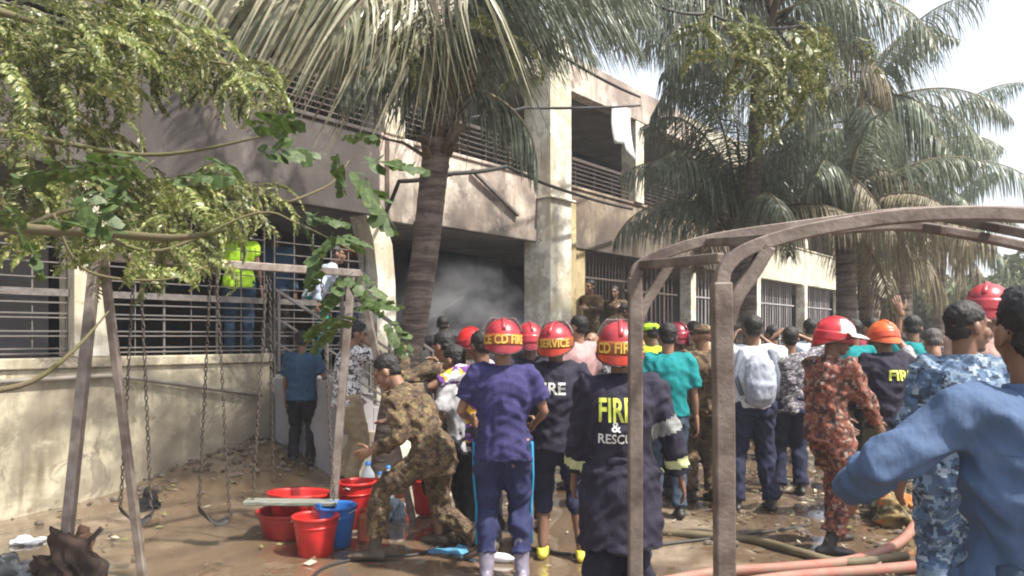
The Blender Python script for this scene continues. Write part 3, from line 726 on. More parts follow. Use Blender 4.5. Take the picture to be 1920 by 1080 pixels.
near = [(40,20,45),(120,20,45),(200,10,40),(300,20,40),(90,110,45),(30,90,45),(180,80,40),(60,60,38),(150,90,45),(235,55,40),(330,90,38),(415,115,35),(475,135,22),(50,190,42),(110,290,44),(55,350,45),(150,235,26),(200,380,42),(300,370,40),(370,345,26),(450,360,26),(330,420,30),(240,430,30),(110,395,40),(20,130,45),(140,150,35),(230,130,35),(20,260,40),(370,400,28),(280,350,24)]
stuffm = MB()
for i, (px, py, sp) in enumerate(near):
    leafy(px, py, 4.1+.5*((i*7) % 3), 7, sp, cl)
    leafy(px, py, 4.5, 11, sp*1.1, lib_raw, 1.0, stuffm)
for px, py, n in ((250, 570-60, 3), (170, 470, 3), (380, 480, 4), (300, 455, 4), (95, 455, 3)): leafy(px, py, 3.6, n, 18, cl, .8, None, .9)
for px, py, n, sp in ((1400, 70, 22, 40), (1480, 120, 24, 35), (1440, 180, 14, 30), (1500, 60, 14, 30), (1330, 40, 10, 25), (750, 70, 3, 12), (690, 15, 12, 40), (930, 60, 3, 15)):
    leafy(px, py, 7, n, sp, lib_raw, 1.5, stuffm)
sm = stuffm.build('leaves', leafmat('olive leaflet', (.045, .065, .016), (.13, .15, .04), (.36, .32, .15), .3, .4, 9), tree); sm['kind'] = 'stuff'
for px, py, d, n, sp in ((250, 330, 2.7, 4, 35), (130, 330, 2.8, 3, 30), (60, 400, 2.6, 3, 30), (590, 270, 2.9, 2, 28), (680, 310, 2.9, 2, 18), (560, 415, 2.9, 2, 12), (630, 440, 2.9, 3, 16), (650, 520, 2.9, 2, 12), (660, 580, 2.9, 2, 10), (450, 290, 3, 3, 26), (720, 600, 3.2, 1, 8)):
    leafy(px, py, d, n, sp, cl2, .55)

o = MB().box((-60, -20, -1.2), (90, 120, 12)).build('haze', None or bpy.data.materials.new('haze')); m = o.data.materials[0]; m.use_nodes = True; nt = m.node_tree; nt.nodes.clear()
out = node(nt, 'ShaderNodeOutputMaterial'); pv = node(nt, 'ShaderNodeVolumePrincipled'); pv.inputs['Color'].default_value = (.9, .94, 1, 1); pv.inputs['Density'].default_value = .0022
nt.links.new(pv.outputs[0], out.inputs['Volume']); o['kind'] = 'stuff'; o['label'] = 'pale humid haze and smoke over the yard'
# ------------------------------------------------------------------ people
SK = [plain('skin brown', (.27, .145, .09), .5, .2, 12, 80, .15, sub=.08), plain('skin dark brown', (.19, .10, .062), .5, .2, 12, 80, .15, sub=.08), plain('skin tan', (.36, .20, .125), .5, .2, 12, 80, .15, sub=.08)]
M_hair = plain('black hair', (.013, .011, .011), .6, .3, 30, 160, .8, stretch=(1, 1, .3))
M_hairg = plain('greying hair', (.09, .08, .075), .7, .5, 40, 160, .8)
M_eye = plain('dark eye', (.02, .015, .012), .3, .1)
M_lip = plain('lip', (.20, .07, .055), .5, .2)
M_boot = plain('black boot leather', (.03, .027, .026), .5, .3, 10, 50, .3)
M_mudb = plain('muddy boot', (.10, .075, .055), .7, .5, 10, 50, .4)
def ik(a, c, l1, l2, pole):
    a = Vector(a); c = Vector(c); d = c-a; L = d.length
    if L > (l1+l2)*.995: c = a+d*((l1+l2)*.995/L); d = c-a; L = d.length
    x = (l1*l1-l2*l2+L*L)/(2*L); h = math.sqrt(max(0, l1*l1-x*x)); u = d/L
    p = Vector(pole); p = p-u*p.dot(u)
    if p.length < 1e-4: p = u.orthogonal()
    return a+u*x+p.normalized()*h, c
def hand(mb, wr, d, back, side, curl=.35, spread=.08, s=1.0):
    """palm, four unequal bent fingers and a thumb; d: pointing direction, back: back of the hand, side +1/-1 thumb side along d x back"""
    d = Vector(d).normalized(); n = Vector(back); n = (n-d*n.dot(d)).normalized(); l = d.cross(n)*side
    wr = Vector(wr)
    mb.sweep([wr-d*.03, wr+d*.01, wr+d*.045*s, wr+d*.085*s], [(.026, .02), (.03, .018), (.04*s, .016*s), (.038*s, .013*s)], 10, side=l, round_=True)
    for k, (off, ln) in enumerate(((.028, .072), (.0095, .082), (-.0095, .076), (-.028, .06))):
        p = wr+d*.082*s+l*off*s; pts = [p-d*.012, p]; a = curl*.35; dd = (d+l*off*spread*20).normalized()
        for q, f in ((0, .45), (1, .32), (2, .25)):
            v = dd*math.cos(a)-n*math.sin(a); p = p+v*ln*f*s; pts.append(p); a += curl
        mb.sweep(pts, [.0095*s, .0095*s, .0088*s, .008*s, .0068*s], 7, side=l, round_=True)
    p = wr+d*.02*s+l*.028*s; v = (d*.6+l*.75-n*.25).normalized(); v2 = (d*.9+l*.3-n*.4*curl*2).normalized()
    mb.sweep([p, p+v*.038*s, p+v*.038*s+v2*.03*s, p+v*.038*s+v2*.055*s], [.014*s, .0115*s, .0095*s, .008*s], 7, round_=True)
GAR = {}
def person(x, y, label, rz=0, s=1.0, skin=0, ph=.92, lean=(0, 0), twist=0, feet=((-.11, 0, 0), (.11, 0, 0)), fyaw=(0, 0), knees=None,
           hands=((-.27, .04, .80), (.27, .04, .80)), poles=((-.5, -1, 0), (.5, -1, 0)), hdirs=None, head=(0, 0), face=False,
           top=None, bottom=None, shoes=None, hair=M_hair, vox=.016, group='crowd in the school yard', z=0, build_=1.0, gloves=None, nk=None, curl=.35, hair_='short', hidden_legs=False):
    rt = thing('person', label, 'person', (x, y, gz(x, y)+z), R(rz), group); rt.scale = (s, s, s)
    seed = int(abs(x*1000+y*317)) % 9999
    w = build_
    Pv = Vector((0, 0, ph)); Nk = Pv+Vector((lean[0], lean[1], 0)); Nk.z = Pv.z+math.sqrt(max(.05, .53**2-lean[0]**2-lean[1]**2))
    U = (Nk-Pv).normalized(); X0 = Vector((1, 0, 0)); X1 = Matrix.Rotation(R(twist), 3, 'Z') @ X0
    X1 = (X1-U*X1.dot(U)).normalized(); F1 = U.cross(X1)
    def sp(h): # point on the spine, h metres above the pelvis
        q = Pv+U*h; return q - F1*.015*math.sin(min(1, max(0, h/.5))*math.pi)
    sh = [sp(.475)+X1*sg*.172*w-U*.005 for sg in (-1, 1)]
    el = []; ha = []
    for k in range(2):
        e, h = ik(sh[k], hands[k], .285, .255, poles[k]); el.append(e); ha.append(h)
    hp = [Pv+X0*sg*.092-Vector((0, 0, .02)) for sg in (-1, 1)]
    kn = []; an = []
    for k in range(2):
        f = feet[k]; ft = Vector((f[0], f[1], f[2]+.085)); fw = Matrix.Rotation(R(fyaw[k]), 3, 'Z') @ Vector((0, 1, 0))
        kk, aa = ik(hp[k], ft, .435, .425, (knees[k] if knees else fw)); kn.append(kk); an.append(aa)
    yaw, pitch = head
    HR = Matrix.Rotation(R(yaw), 3, 'Z') @ Matrix.Rotation(R(-pitch), 3, 'X')
    HC = sp(.50)+U*.07+(HR @ Vector((0, .02, .105)))
    hv = lambda q: HC + HR @ Vector(q)
    # --- body
    mb = MB()
    def torso(mb, off, h0, h1, bot=None, shw=1.0):
        prof = [(-.20, .155, .115), (-.08, .172, .122), (.0, .166, .115), (.14, .142, .10), (.26, .158, .112), (.38, .172, .115), (.45, .15, .095), (.49, .09, .07), (.53, .058, .056)]
        pr = [q for q in prof if h0 <= q[0] <= h1]
        def at(h):
            for i in range(len(prof)-1):
                if prof[i][0] <= h <= prof[i+1][0]:
                    u = (h-prof[i][0])/(prof[i+1][0]-prof[i][0]); return (h, prof[i][1]+(prof[i+1][1]-prof[i][1])*u, prof[i][2]+(prof[i+1][2]-prof[i][2])*u)
            return (h, prof[0][1], prof[0][2]) if h < prof[0][0] else (h, prof[-1][1], prof[-1][2])
        hs = [at(h0)]+[q for q in pr if h0 < q[0] < h1]+[at(h1)]
        hs = [(h, (a*w+off), (b*w+off)) for h, a, b in hs]
        pts = []
        for h, a, b in hs:
            if h >= 0: pts.append(sp(h))
            else: pts.append(Pv+Vector((0, 0, h)))
        sides = [X0.lerp(X1, max(0, min(1, h/.4))).normalized() for h, a, b in hs]
        mb.sweep(pts, [(a, b) for h, a, b in hs], 20, side=sides)
    def arms(mb, off, upto, r=(.05, .043, .04, .036, .026), both=(1, 1), fl=0):
        for k in range(2):
            if not both[k]: continue
            a, e, h = sh[k], el[k], ha[k]
            t0 = sp(.47-.02*(off < 0))+X1*(-1, 1)[k]*.07
            mb.sweep([t0, a, a+(e-a)*.25], [(.062+off*.6)*w, (.062+off)*w, (.055+off)*w], 12, round_=True)
            if upto <= 1:
                mb.sweep([a, a.lerp(e, upto*.5), a.lerp(e, upto)], [(r[0]+.006+off)*w, (r[0]+off+fl*.5)*w, (r[1]+off+fl)*w], 12, round_=False)
            else:
                u = upto-1
                mb.sweep([a, a.lerp(e, .5), e, e.lerp(h, .3*min(1, u*1.2)), e.lerp(h, u)], [(r[0]+.006+off)*w, (r[0]+off)*w, (r[2]+off)*w, (r[2]+.001+off)*w, r[4]+(r[2]-r[4])*(1-u)+off+fl], 12, round_=upto >= 1.99 and off == 0)
    def legs(mb, off, upto, fl=0):
        for k in range(2):
            a, e, h = hp[k], kn[k], an[k]
            L = [(a+Vector((0, 0, .06)), .088), (a.lerp(e, .2), .088), (a.lerp(e, .6), .072), (e, .056), (e.lerp(h, .3)-(Matrix.Rotation(R(fyaw[k]), 3, 'Z') @ Vector((0, .012, 0))), .057), (e.lerp(h, .65), .046), (h, .037)]
            n = [q for i, q in enumerate(L) if (0, .1, .3, 1, 1.3, 1.65, 2)[i] <= upto]
            if upto not in (1, 2): n.append((e.lerp(h, upto-1), .05))
            n = [(p, (r*(.5+.5*w) if i < 4 else r)+off+(fl if i == len(n)-1 else fl*.5*(i > 2))) for i, (p, r) in enumerate(n)]
            mb.sweep([p for p, r in n], [r for p, r in n], 14)
    torso(mb, -.018, -.10, .50); arms(mb, -.007, 2); legs(mb, 0, 2)
    mb.sweep([sp(.45), sp(.50)+U*.05, HC-HR @ Vector((0, .02, .03))], [.048, .054, .055], 14)
    for k in range(2):
        fw = Matrix.Rotation(R(fyaw[k]), 3, 'Z') @ Vector((0, 1, 0)); b0 = an[k]-Vector((0, 0, .05))
        mb.sweep([b0-fw*.05, b0+fw*.06-Vector((0,0,.005)), b0+fw*.15-Vector((0,0,.015))], [(.032, .03), (.038, .027), (.034, .016)], 10, side=Vector((0,0,1)).cross(fw), round_=True)
    body = remesh(mb, vox*1.15, 2)
    hm = MB()
    E = lambda c, r: hm.ell(hv(c), r, HR)
    E((0, -.012, .03), (.076, .096, .09)); E((0, .022, -.03), (.061, .072, .085)); E((0, .062, -.098), (.03, .028, .022))
    E((.035, .055, -.025), (.03, .032, .035)); E((-.035, .055, -.025), (.03, .032, .035))
    hm.sweep([hv((0, .088, .02)), hv((0, .103, -.01)), hv((0, .112, -.032))], [.009, .013, .017], 8, round_=True)
    hm.sweep([hv((-.05, .072, .028)), hv((0, .09, .03)), hv((.05, .072, .028))], [.013]*3, 8, round_=True)
    hm.sweep([hv((-.024, .084, -.066)), hv((0, .096, -.066)), hv((.024, .084, -.066))], [.010]*3, 8, round_=True)
    for sg in (-1, 1): E((sg*.08, -.008, -.008), (.011, .022, .033))
    hm.sweep([HC-HR @ Vector((0, .02, .02)), sp(.50)+U*.05, sp(.46)], [.056, .054, .05], 14)
    headm = remesh(hm, .0075 if vox < .02 else .011, 2)
    raw = MB()
    for k in range(2):
        if hdirs and hdirs[k]: dd, bk = hdirs[k][:2]; cu = hdirs[k][2] if len(hdirs[k]) > 2 else curl
        else: dd = (ha[k]-el[k]); bk = Vector(((-1, 1)[k], -.2, 0)); cu = curl
        if gloves and gloves[k] is None: continue
        nb = Vector(bk); dv = Vector(dd).normalized(); nb = nb-dv*nb.dot(dv)
        # thumb towards the front / up
        lat = dv.cross(nb.normalized() if nb.length > .01 else dv.orthogonal()); pref = Vector((0, 1, .6))
        hand(raw, ha[k], dv, nb if nb.length > .01 else dv.orthogonal(), 1 if lat.dot(pref) >= 0 else -1, cu)
    bm_ = join_meshes('body', [(body, 0), (headm, 0), (raw, 0)], [SK[skin]])
    link('body', bm_, rt)
    if face:
        for sg in (-1, 1):
            e = MB(); e.ell(hv((sg*.031, .078, .008)), (.013, .009, .008), HR, 10, 6); e.build('eye', M_eye, rt, True)
            e = MB(); e.sweep([hv((sg*.014, .1, .033)), hv((sg*.034, .096, .04)), hv((sg*.055, .078, .034))], [.003, .0045, .0025], 6); e.build('eyebrow', M_hair, rt, True)
        e = MB(); e.sweep([hv((-.024, .090, -.066)), hv((0, .104, -.065)), hv((.024, .090, -.066))], [.003, .006, .003], 6); e.build('lips', M_lip, rt, True)
    # --- hair
    if hair:
        h = MB(); h.ell(hv((0, -.022, .048)), (.086, .098, .088), HR, 20, 14); h.ell(hv((0, -.048, -.012)), (.07, .062, .058), HR)
        if hair_ == 'tuft': h.ell(hv((0, .03, .10)), (.06, .05, .035), HR)
        link('hair', None if False else _named(remesh(h, .009, 1, .007, 4.5, seed), 'hair', hair), rt)
    # --- clothes
    bot = bottom or dict(mat=cloth('dark trousers', (.03, .03, .04)))
    g = MB(); o_ = bot.get('off', .018)
    torso(g, o_*.8, -.10, .10); legs(g, o_, bot.get('upto', 1.97), bot.get('fl', .008))
    if bot.get('upto', 1.97) > .5:
        tm = remesh(g, vox, 3, bot.get('wr', .013), 1.0, seed+1)
        tr = link('trousers' if bot.get('upto', 2) > 1.3 else 'shorts', _named(tm, 'trousers', bot['mat']), rt)
        if bot.get('stripe'):
            for k in range(2):
                sm_ = MB(); sd = (-1, 1)[k]; off = Vector((sd*(.098+o_), 0, 0))
                bv = BVHTree.FromObject(tr, _dg()) if False else None
                pts = [hp[k]+Vector((sd*.1, 0, .03)), hp[k].lerp(kn[k], .5)+Vector((sd*.098, 0, 0)), kn[k]+Vector((sd*.078, 0, 0)), kn[k].lerp(an[k], .6)+Vector((sd*.07, 0, 0))]
                sm_.sweep(pts, [(.022, .012)]*4, 8, side=Vector((0, 1, 0))); sm_.build('side_stripe', bot['stripe'], rt, True)
    tp = top or dict(mat=cloth('grey shirt', (.2, .2, .2)))
    g = MB(); o_ = tp.get('off', .02); hem = tp.get('hem', -.08)
    torso(g, o_, hem, .49, shw=1)
    g.sweep([sp(.44), sp(.52)+U*.01], [.088+o_*.5, .066+o_*.25], 16)
    if hem < -.12:
        for k in range(2): g.sweep([hp[k]+Vector((0,0,.05)), hp[k].lerp(kn[k], min(.9, (-hem-.05)/.43))], [.10+o_*.6, .092+o_*.7], 14)
        if hem < -.18: # long coat: one skirt hull
            m_ = (hp[0].lerp(kn[0], .5)+hp[1].lerp(kn[1], .5))/2
            g.sweep([Pv+Vector((0, 0, .02)), Pv+Vector((0, 0, hem))+(m_-Pv).normalized()*.0], [(.185+o_, .125+o_), (.20+o_, .15+o_)], 22, side=X0)
    arms(g, o_*.8, tp.get('sleeve', 1.93), fl=tp.get('fl', .006))
    tmesh = _named(remesh(g, vox, 2, tp.get('wr', .014), 1.0, seed+2), 'shirt', tp['mat'])
    to = link(tp.get('name', 'shirt'), tmesh, rt)
    bv = BVHTree.FromPolygons([v.co.copy() for v in tmesh.vertices], [tuple(p.vertices) for p in tmesh.polygons])
    def decal(mesh, cx, cz, mat, name, off=.004, parent=to):
        """flat print laid on the back of the garment (cx, cz in person space)"""
        for v in mesh.vertices:
            p = Vector((cx+v.co.x, -1, cz+v.co.y)); hit = bv.ray_cast(p, Vector((0, 1, 0)))
            yy = hit[0].y if hit[0] else 0
            v.co = Vector((p.x, yy-off, p.z))
        mesh.materials.clear(); mesh.materials.append(mat)
        return link(name, mesh, parent)
    if tp.get('collar', False):
        c = MB(); c.sweep([sp(.47)+U*.01, sp(.53)+U*.015], [.088, .072], 18); cm = link('collar', _named(remesh(c, .008, 2), 'collar', tp['mat']), to)
    for k, a0, a1, mt in tp.get('bands', ()):   # tape following the sleeve: arm, from, to, material
        c = MB(); V = tmesh.vertices
        def par(p):
            best = None
            for q0, q1, b0 in ((sh[k], el[k], 0), (el[k], ha[k], 1)):
                d = q1-q0; u = (p-q0).dot(d)/d.length_squared; uc = max(0, min(1, u)); r_ = (p-(q0+d*uc)).length
                if best is None or r_ < best[0]: best = (r_, b0+(uc if not (b0 == 1 and u > 1) else u))
            return best
        for pl in tmesh.polygons:
            r_, u = par(pl.center)
            if a0 <= u <= a1 and r_ < .115:
                c.add([V[i].co+V[i].normal*.004 for i in pl.vertices], [tuple(range(len(pl.vertices)))])
        bo = c.build('reflective_band', mt, to, True)
    # --- shoes
    shs = shoes or dict(mat=M_boot)
    if shs and not hidden_legs:
        for k in range(2):
            g = MB(); fw = Matrix.Rotation(R(fyaw[k]), 3, 'Z') @ Vector((0, 1, 0)); sd = Vector((0, 0, 1)).cross(fw)
            ft = an[k]; b0 = ft-Vector((0, 0, .045)); tilt = shs.get('tilt', (0, 0))[k]
            fd = (fw*math.cos(tilt)+Vector((0, 0, -1))*math.sin(tilt)).normalized()
            g.sweep([b0-fd*.055, b0+fd*.05, b0+fd*.13-Vector((0,0,.008)), b0+fd*.185-Vector((0, 0, .016))], [(.04, .04), (.048, .038), (.05, .03), (.038, .02)], 14, side=sd, round_=True)
            top_ = shs.get('h', .14)
            q = kn[k].lerp(ft, 1-min(.95, (top_-.08)/.425)) if top_ > .1 else ft
            g.sweep([b0, q], [.048, .05+(.016 if top_ > .2 else 0)], 14)
            link('boot' if top_ > .12 else 'shoe', _named(remesh(g, .012, 2, .004, 1.5, seed+k), 'boot', shs['mat']), rt)
    return rt, dict(HC=HC, HR=HR, hv=hv, sp=sp, U=U, X1=X1, F1=F1, sh=sh, el=el, ha=ha, hp=hp, kn=kn, an=an, decal=decal, shirt=to, Pv=Pv)
def _named(me, name, mat):
    me.name = name; me.materials.clear(); me.materials.append(mat); return me

# ------------------------------------------------------------------ fire helmets
def paint(name, col, rough=.25, col2=None, sc=5):
    return plain(name, col, .38, .45, 11, 60, .12, col2=col2, coat=.3)
M_hr = paint('red helmet shell', (.40, .022, .03), col2=(.20, .018, .03))
M_ho = paint('orange red helmet guard', (.62, .075, .015), col2=(.40, .03, .012))
M_hor = paint('orange helmet shell', (.75, .13, .02), col2=(.6, .08, .015))
M_hy = plain('yellow reflective lettering', (.75, .50, .10), .35, .15)
M_hyb = plain('amber reflective band', (.30, .07, .015), .35, .4, 20, 60, .2)
M_hw = plain('white helmet peak', (.72, .70, .68), .35, .2)
m, nt, b = newmat('smoky visor'); b.inputs['Base Color'].default_value = (.45, .40, .42, 1); b.inputs['Roughness'].default_value = .15
b.inputs['Transmission Weight'].default_value = .55; b.inputs['Alpha'].default_value = .75; M_vis = m
M_rubr = plain('black rubber trim', (.02, .018, .018), .6, .3)
M_rubr = plain('black rubber trim', (.02, .018, .018), .6, .3)
def helmet(rt, I, txt=None, shell=M_hr, guard=M_ho, band=M_hyb, peak=None, visor=True, txtmat=M_hy, sc=1.0):
    HR, HC = I['HR'], I['HC']
    def grid(rx, ry, rz, cz, z_of, n=28, m=10, a0=0, a1=2*math.pi, th=.006):
        mb = MB(); vs = []; fs = []
        N = n if abs(a1-a0-2*math.pi) < 1e-6 else n+1
        for i in range(m+1):
            for j in range(N):
                a = a0+(a1-a0)*j/n; zb, zt = z_of(a); zz = zt+(zb-zt)*i/m
                k = math.sqrt(max(0, 1-min(1, max(0, zz)/rz)**2)) if zz > 0 else 1+.06*zz/-.1
                vs.append(HC+HR @ Vector((rx*sc*k*math.sin(a), ry*sc*k*-math.cos(a)-.012, cz+zz)))
        W_ = N; wrap = N == n
        for i in range(m):
            for j in range(n):
                k = (j+1) % n if wrap else j+1
                fs.append((i*W_+j, (i+1)*W_+j, (i+1)*W_+k, i*W_+k))
        mb.add(vs, fs); return mb
    # a = 0 at the back of the head
    sh_ = grid(.122, .145, .125, .035, lambda a: (-.02-.0*math.cos(a), .1249), m=12).build('helmet_shell', shell, rt, True)
    s_ = sh_.modifiers.new('s', 'SOLIDIFY'); s_.thickness = .006
    def low(a):
        c = math.cos(a); return (-.035-.085*max(0, c+.35)/1.35 if c > -.35 else -.035+.05*(-.35-c), .012)
    g = grid(.126, .149, .125, .035, low).build('helmet_guard', guard, sh_, True); g.modifiers.new('s', 'SOLIDIFY').thickness = .005
    bd = grid(.1285, .1515, .125, .035, lambda a: (-.058, .018), m=4).build('helmet_band', band, sh_, True); bd.modifiers.new('s', 'SOLIDIFY').thickness = .003
    rim = MB(); pts = []
    for j in range(29):
        a = 2*math.pi*j/28; zb = low(a)[0]; k = 1+.06*zb/-.1*-1*-1 if False else 1.06
        pts.append(HC+HR @ Vector((.126*k*math.sin(a), .149*k*-math.cos(a)-.012, .035+zb)))
    rim.sweep(pts, [.005]*29, 6); rim.build('helmet_rim', M_rubr, sh_, True)
    rg = MB(); pts = [HC+HR @ Vector((0, -.012+.145*math.sin(R(q))*1.0, .035+.127*math.cos(R(q)))) for q in range(-70, 71, 14)]
    rg.sweep(pts, [(.014, .007)]*len(pts), 8, side=HR @ Vector((1, 0, 0))); rg.build('helmet_ridge', shell, sh_, True)
    if visor:
        v = grid(.134, .157, .15, .045, lambda a: (.03, .125), n=18, m=7, a0=R(95), a1=R(265)).build('visor', M_vis, sh_, True); v.modifiers.new('s', 'SOLIDIFY').thickness = .004
    if peak:
        mb = MB(); n = 12; vs = []
        for i in range(4):
            for j in range(n+1):
                a = R(180-62+124*j/n); e = 1+.62*i/3*max(0, math.cos(a-math.pi))**.5
                vs.append(HC+HR @ Vector((.128*e*math.sin(a), .150*e*-math.cos(a)-.012, .055+.0*i-.006*i*i*.5)))
        mb.add(vs, [(i*(n+1)+j, (i+1)*(n+1)+j, (i+1)*(n+1)+j+1, i*(n+1)+j+1) for i in range(3) for j in range(n)])
        p = mb.build('helmet_peak', peak, sh_, True); p.modifiers.new('s', 'SOLIDIFY').thickness = .008
        mb = grid(.1235, .1465, .126, .036, lambda a: (-.012, .112), n=18, m=6, a0=R(98), a1=R(262)); q = mb.build('front_panel', peak, sh_, True); q.modifiers.new('s', 'SOLIDIFY').thickness = .003
    if txt:
        tm = text_mesh(txt, .085, .002)
        for v in tm.vertices:
            a = v.co.x*.8/.140; z_ = v.co.y*.95-.022
            v.co = HC+HR @ Vector((.1345*sc*math.sin(a), .1575*sc*-math.cos(a)-.012, .035+z_))
        tm.materials.clear(); tm.materials.append(txtmat); link('helmet_lettering', tm, sh_)
    return sh_

# ------------------------------------------------------------------ clothes materials
NAVYJ = cloth('navy bunker cloth', (.026, .023, .04), .4)
NAVYT = cloth('navy trouser cloth', (.022, .025, .055), .35)
PURP = cloth('purple blue t-shirt', (.045, .040, .13), .35)
TRACK = cloth('navy track cloth', (.03, .035, .10), .35)
CYAN = cloth('light blue stripe', (.03, .22, .40), .1)
TEAL = cloth('teal shirt cloth', (.008, .20, .21), .25)
SLATE = cloth('slate trouser cloth', (.045, .065, .10), .3)
DENIM = cloth('blue loose shirt cloth', (.075, .118, .21), .35, 2.5)
WHITE = cloth('white shirt cloth', (.68, .70, .74), .12)
BLACK = cloth('black cloth', (.016, .015, .018), .3)
GREYC = cloth('grey white shirt cloth', (.40, .40, .42), .35)
KHAK = cloth('khaki trouser cloth', (.36, .29, .19), .3)
MUDG = cloth('olive grey cloth', (.14, .13, .09), .4)
DBLUE = cloth('dark blue shirt cloth', (.035, .075, .14), .3)
LIME = cloth('lime vest cloth', (.45, .75, .04), .1)
LBLUE = cloth('pale blue white shirt cloth', (.50, .58, .72), .2)
MAROON = cloth('maroon cloth', (.22, .03, .05), .3)
C_BRN = camo('brown soldier camouflage', [(.10, .062, .034), (.05, .03, .017), (.17, .12, .055), (.028, .018, .013), (.09, .075, .035)], 13)
C_RED = camo('rust digital camouflage', [(.17, .055, .035), (.06, .032, .028), (.27, .10, .065), (.26, .19, .15), (.035, .022, .02)], 14, (1, 1, 1), .02)
C_BLU = camo('blue grey camouflage', [(.065, .11, .19), (.15, .21, .29), (.025, .038, .07), (.27, .33, .39), (.045, .08, .14)], 11, (1, 1, 1.3), .014)
PATT = camo('black squiggles on white', [(.70, .70, .72), (.06, .06, .07), (.70, .70, .72), (.06, .06, .07), (.66, .66, .7)], 20)
SQU = camo('dark floral pattern', [(.10, .09, .11), (.35, .33, .34), (.10, .09, .11), (.03, .03, .04)], 24)
REFL = plain('silver reflective tape', (.26, .27, .26), .5, .5, 14, 60, .3)
REFY = plain('lime reflective tape', (.45, .48, .26), .5, .2, 10, 60, .2)
M_ylw = plain('yellow green print', (.62, .68, .10), .7, .15, 20, 60, .2)
M_wpr = plain('white print', (.72, .72, .68), .7, .15, 20, 60, .2)
M_gum = plain('grey rubber boot', (.22, .20, .26), .4, .35, 6, 30, .3)
M_ysh = plain('yellow shoe', (.60, .52, .06), .6, .2)
M_glv = plain('dark glove', (.03, .028, .03), .7, .3)

# 1 nearest firefighter
f, I = person(WX(1163, 4.2), 4.2, 'nearest firefighter, seen from behind in a navy coat lettered FIRE & RESCUE', 0, .945, 1, ph=.93, twist=-3,
              hands=((-.25, .16, .84), (.36, .04, .84)), poles=((-.4, -.9, 0), (.6, -.8, 0)), head=(-6, -2), hair=None, vox=.013,
              top=dict(mat=NAVYJ, off=.042, hem=-.42, wr=.018, name='fire_coat', collar=True, sleeve=1.9, fl=.012,
                       bands=((1, .66, .95, REFL), (1, 1.50, 1.72, REFY), (0, 1.50, 1.72, REFY))),
              bottom=dict(mat=NAVYJ, off=.04, wr=.02), shoes=dict(mat=M_mudb, h=.3))
helmet(f, I, 'E CD FIRE SER', sc=1.0)
def squeeze(me, k):
    for v in me.vertices: v.co.x *= k
    return me
I['decal'](squeeze(text_mesh('FIRE', .18, .004), .56), -.045, 1.275, M_ylw, 'coat_lettering')
I['decal'](text_mesh('&', .075, .001), -.045, 1.19, M_wpr, 'coat_lettering')
I['decal'](squeeze(text_mesh('RESCUE', .072, .001), .86), -.03, 1.125, M_wpr, 'coat_lettering')
# 2 purple t-shirt
f, I = person(WX(943, 5.2), 5.2, 'firefighter in a purple blue t-shirt, track trousers and grey rubber boots', 0, .975, 0, ph=.93,
              feet=((-.11, 0, 0), (.13, .02, 0)), hands=((-.22, .26, 1.06), (.22, .26, 1.04)), poles=((-.55, -.8, -.4), (.55, -.8, -.4)), head=(4, 3), hair=None, vox=.014,
              top=dict(mat=PURP, off=.028, hem=-.11, sleeve=.72, fl=.014, wr=.02, name='t_shirt'), bottom=dict(mat=TRACK, off=.022, stripe=CYAN, wr=.02, upto=1.75), shoes=dict(mat=M_gum, h=.36))
helmet(f, I, 'CE CD FIRE', guard=M_hr)
# 3 second navy coat
f, I = person(WX(1042, 5.75), 5.75, 'firefighter in a shorter navy coat with yellow shoes beside the purple t-shirt', -6, .975, 1, ph=.92,
              feet=((-.1, .05, 0), (.19, .0, 0)), hands=((-.25, .2, .95), (.2, .28, .98)), head=(-18, -4), hair=None, vox=.015,
              top=dict(mat=NAVYJ, off=.042, hem=-.12, name='fire_coat', collar=True, wr=.02), bottom=dict(mat=NAVYT, off=.02, upto=1.35), shoes=dict(mat=M_ysh, h=.1))
helmet(f, I, 'RE SERVICE', guard=M_ho)
I['decal'](text_mesh('FIRE', .12, .003), -.03, 1.27, M_wpr, 'coat_lettering')
# 4, 5 helmets behind
f, I = person(WX(993, 6.5), 6.5, 'firefighter with a plain red helmet half hidden behind the purple t-shirt', 10, .97, 1, ph=.92, head=(0, 2), hair=None, top=dict(mat=NAVYJ, off=.035, name='fire_coat'), bottom=dict(mat=NAVYT))
helmet(f, I, None, guard=M_hr, band=M_hr, visor=False)
f, I = person(WX(885, 7.0), 7.0, 'worker with a small bright red helmet and raised arm left of the purple t-shirt', 35, .95, 0, ph=.92, head=(20, 5), hair=None,
              hands=((-.20, .26, 1.5), (.12, .3, 1.36)), poles=((-1, 0, -.4), (1, 0, -.3)), top=dict(mat=GREYC, sleeve=.7), bottom=dict(mat=BLACK, upto=1.0))
helmet(f, I, None, shell=paint('bright red shell', (.72, .02, .02)), guard=M_hr, band=M_hr, visor=False, sc=.92)
f, I = person(WX(905, 6.1), 6.1, 'man in a shirt of violet with yellow and white yoke behind the purple t-shirt', 12, .97, 1, ph=.9, head=(20, 8),
              hands=((-.3, .18, 1.2), (.2, .3, 1.1)), poles=((-1, 0, -.5), (1, 0, -.3)), top=dict(mat=camo('violet yellow white yoke', [(.12, .04, .2), (.7, .38, .03), (.65, .65, .7)], 5), sleeve=.7), bottom=dict(mat=BLACK, upto=1.9))
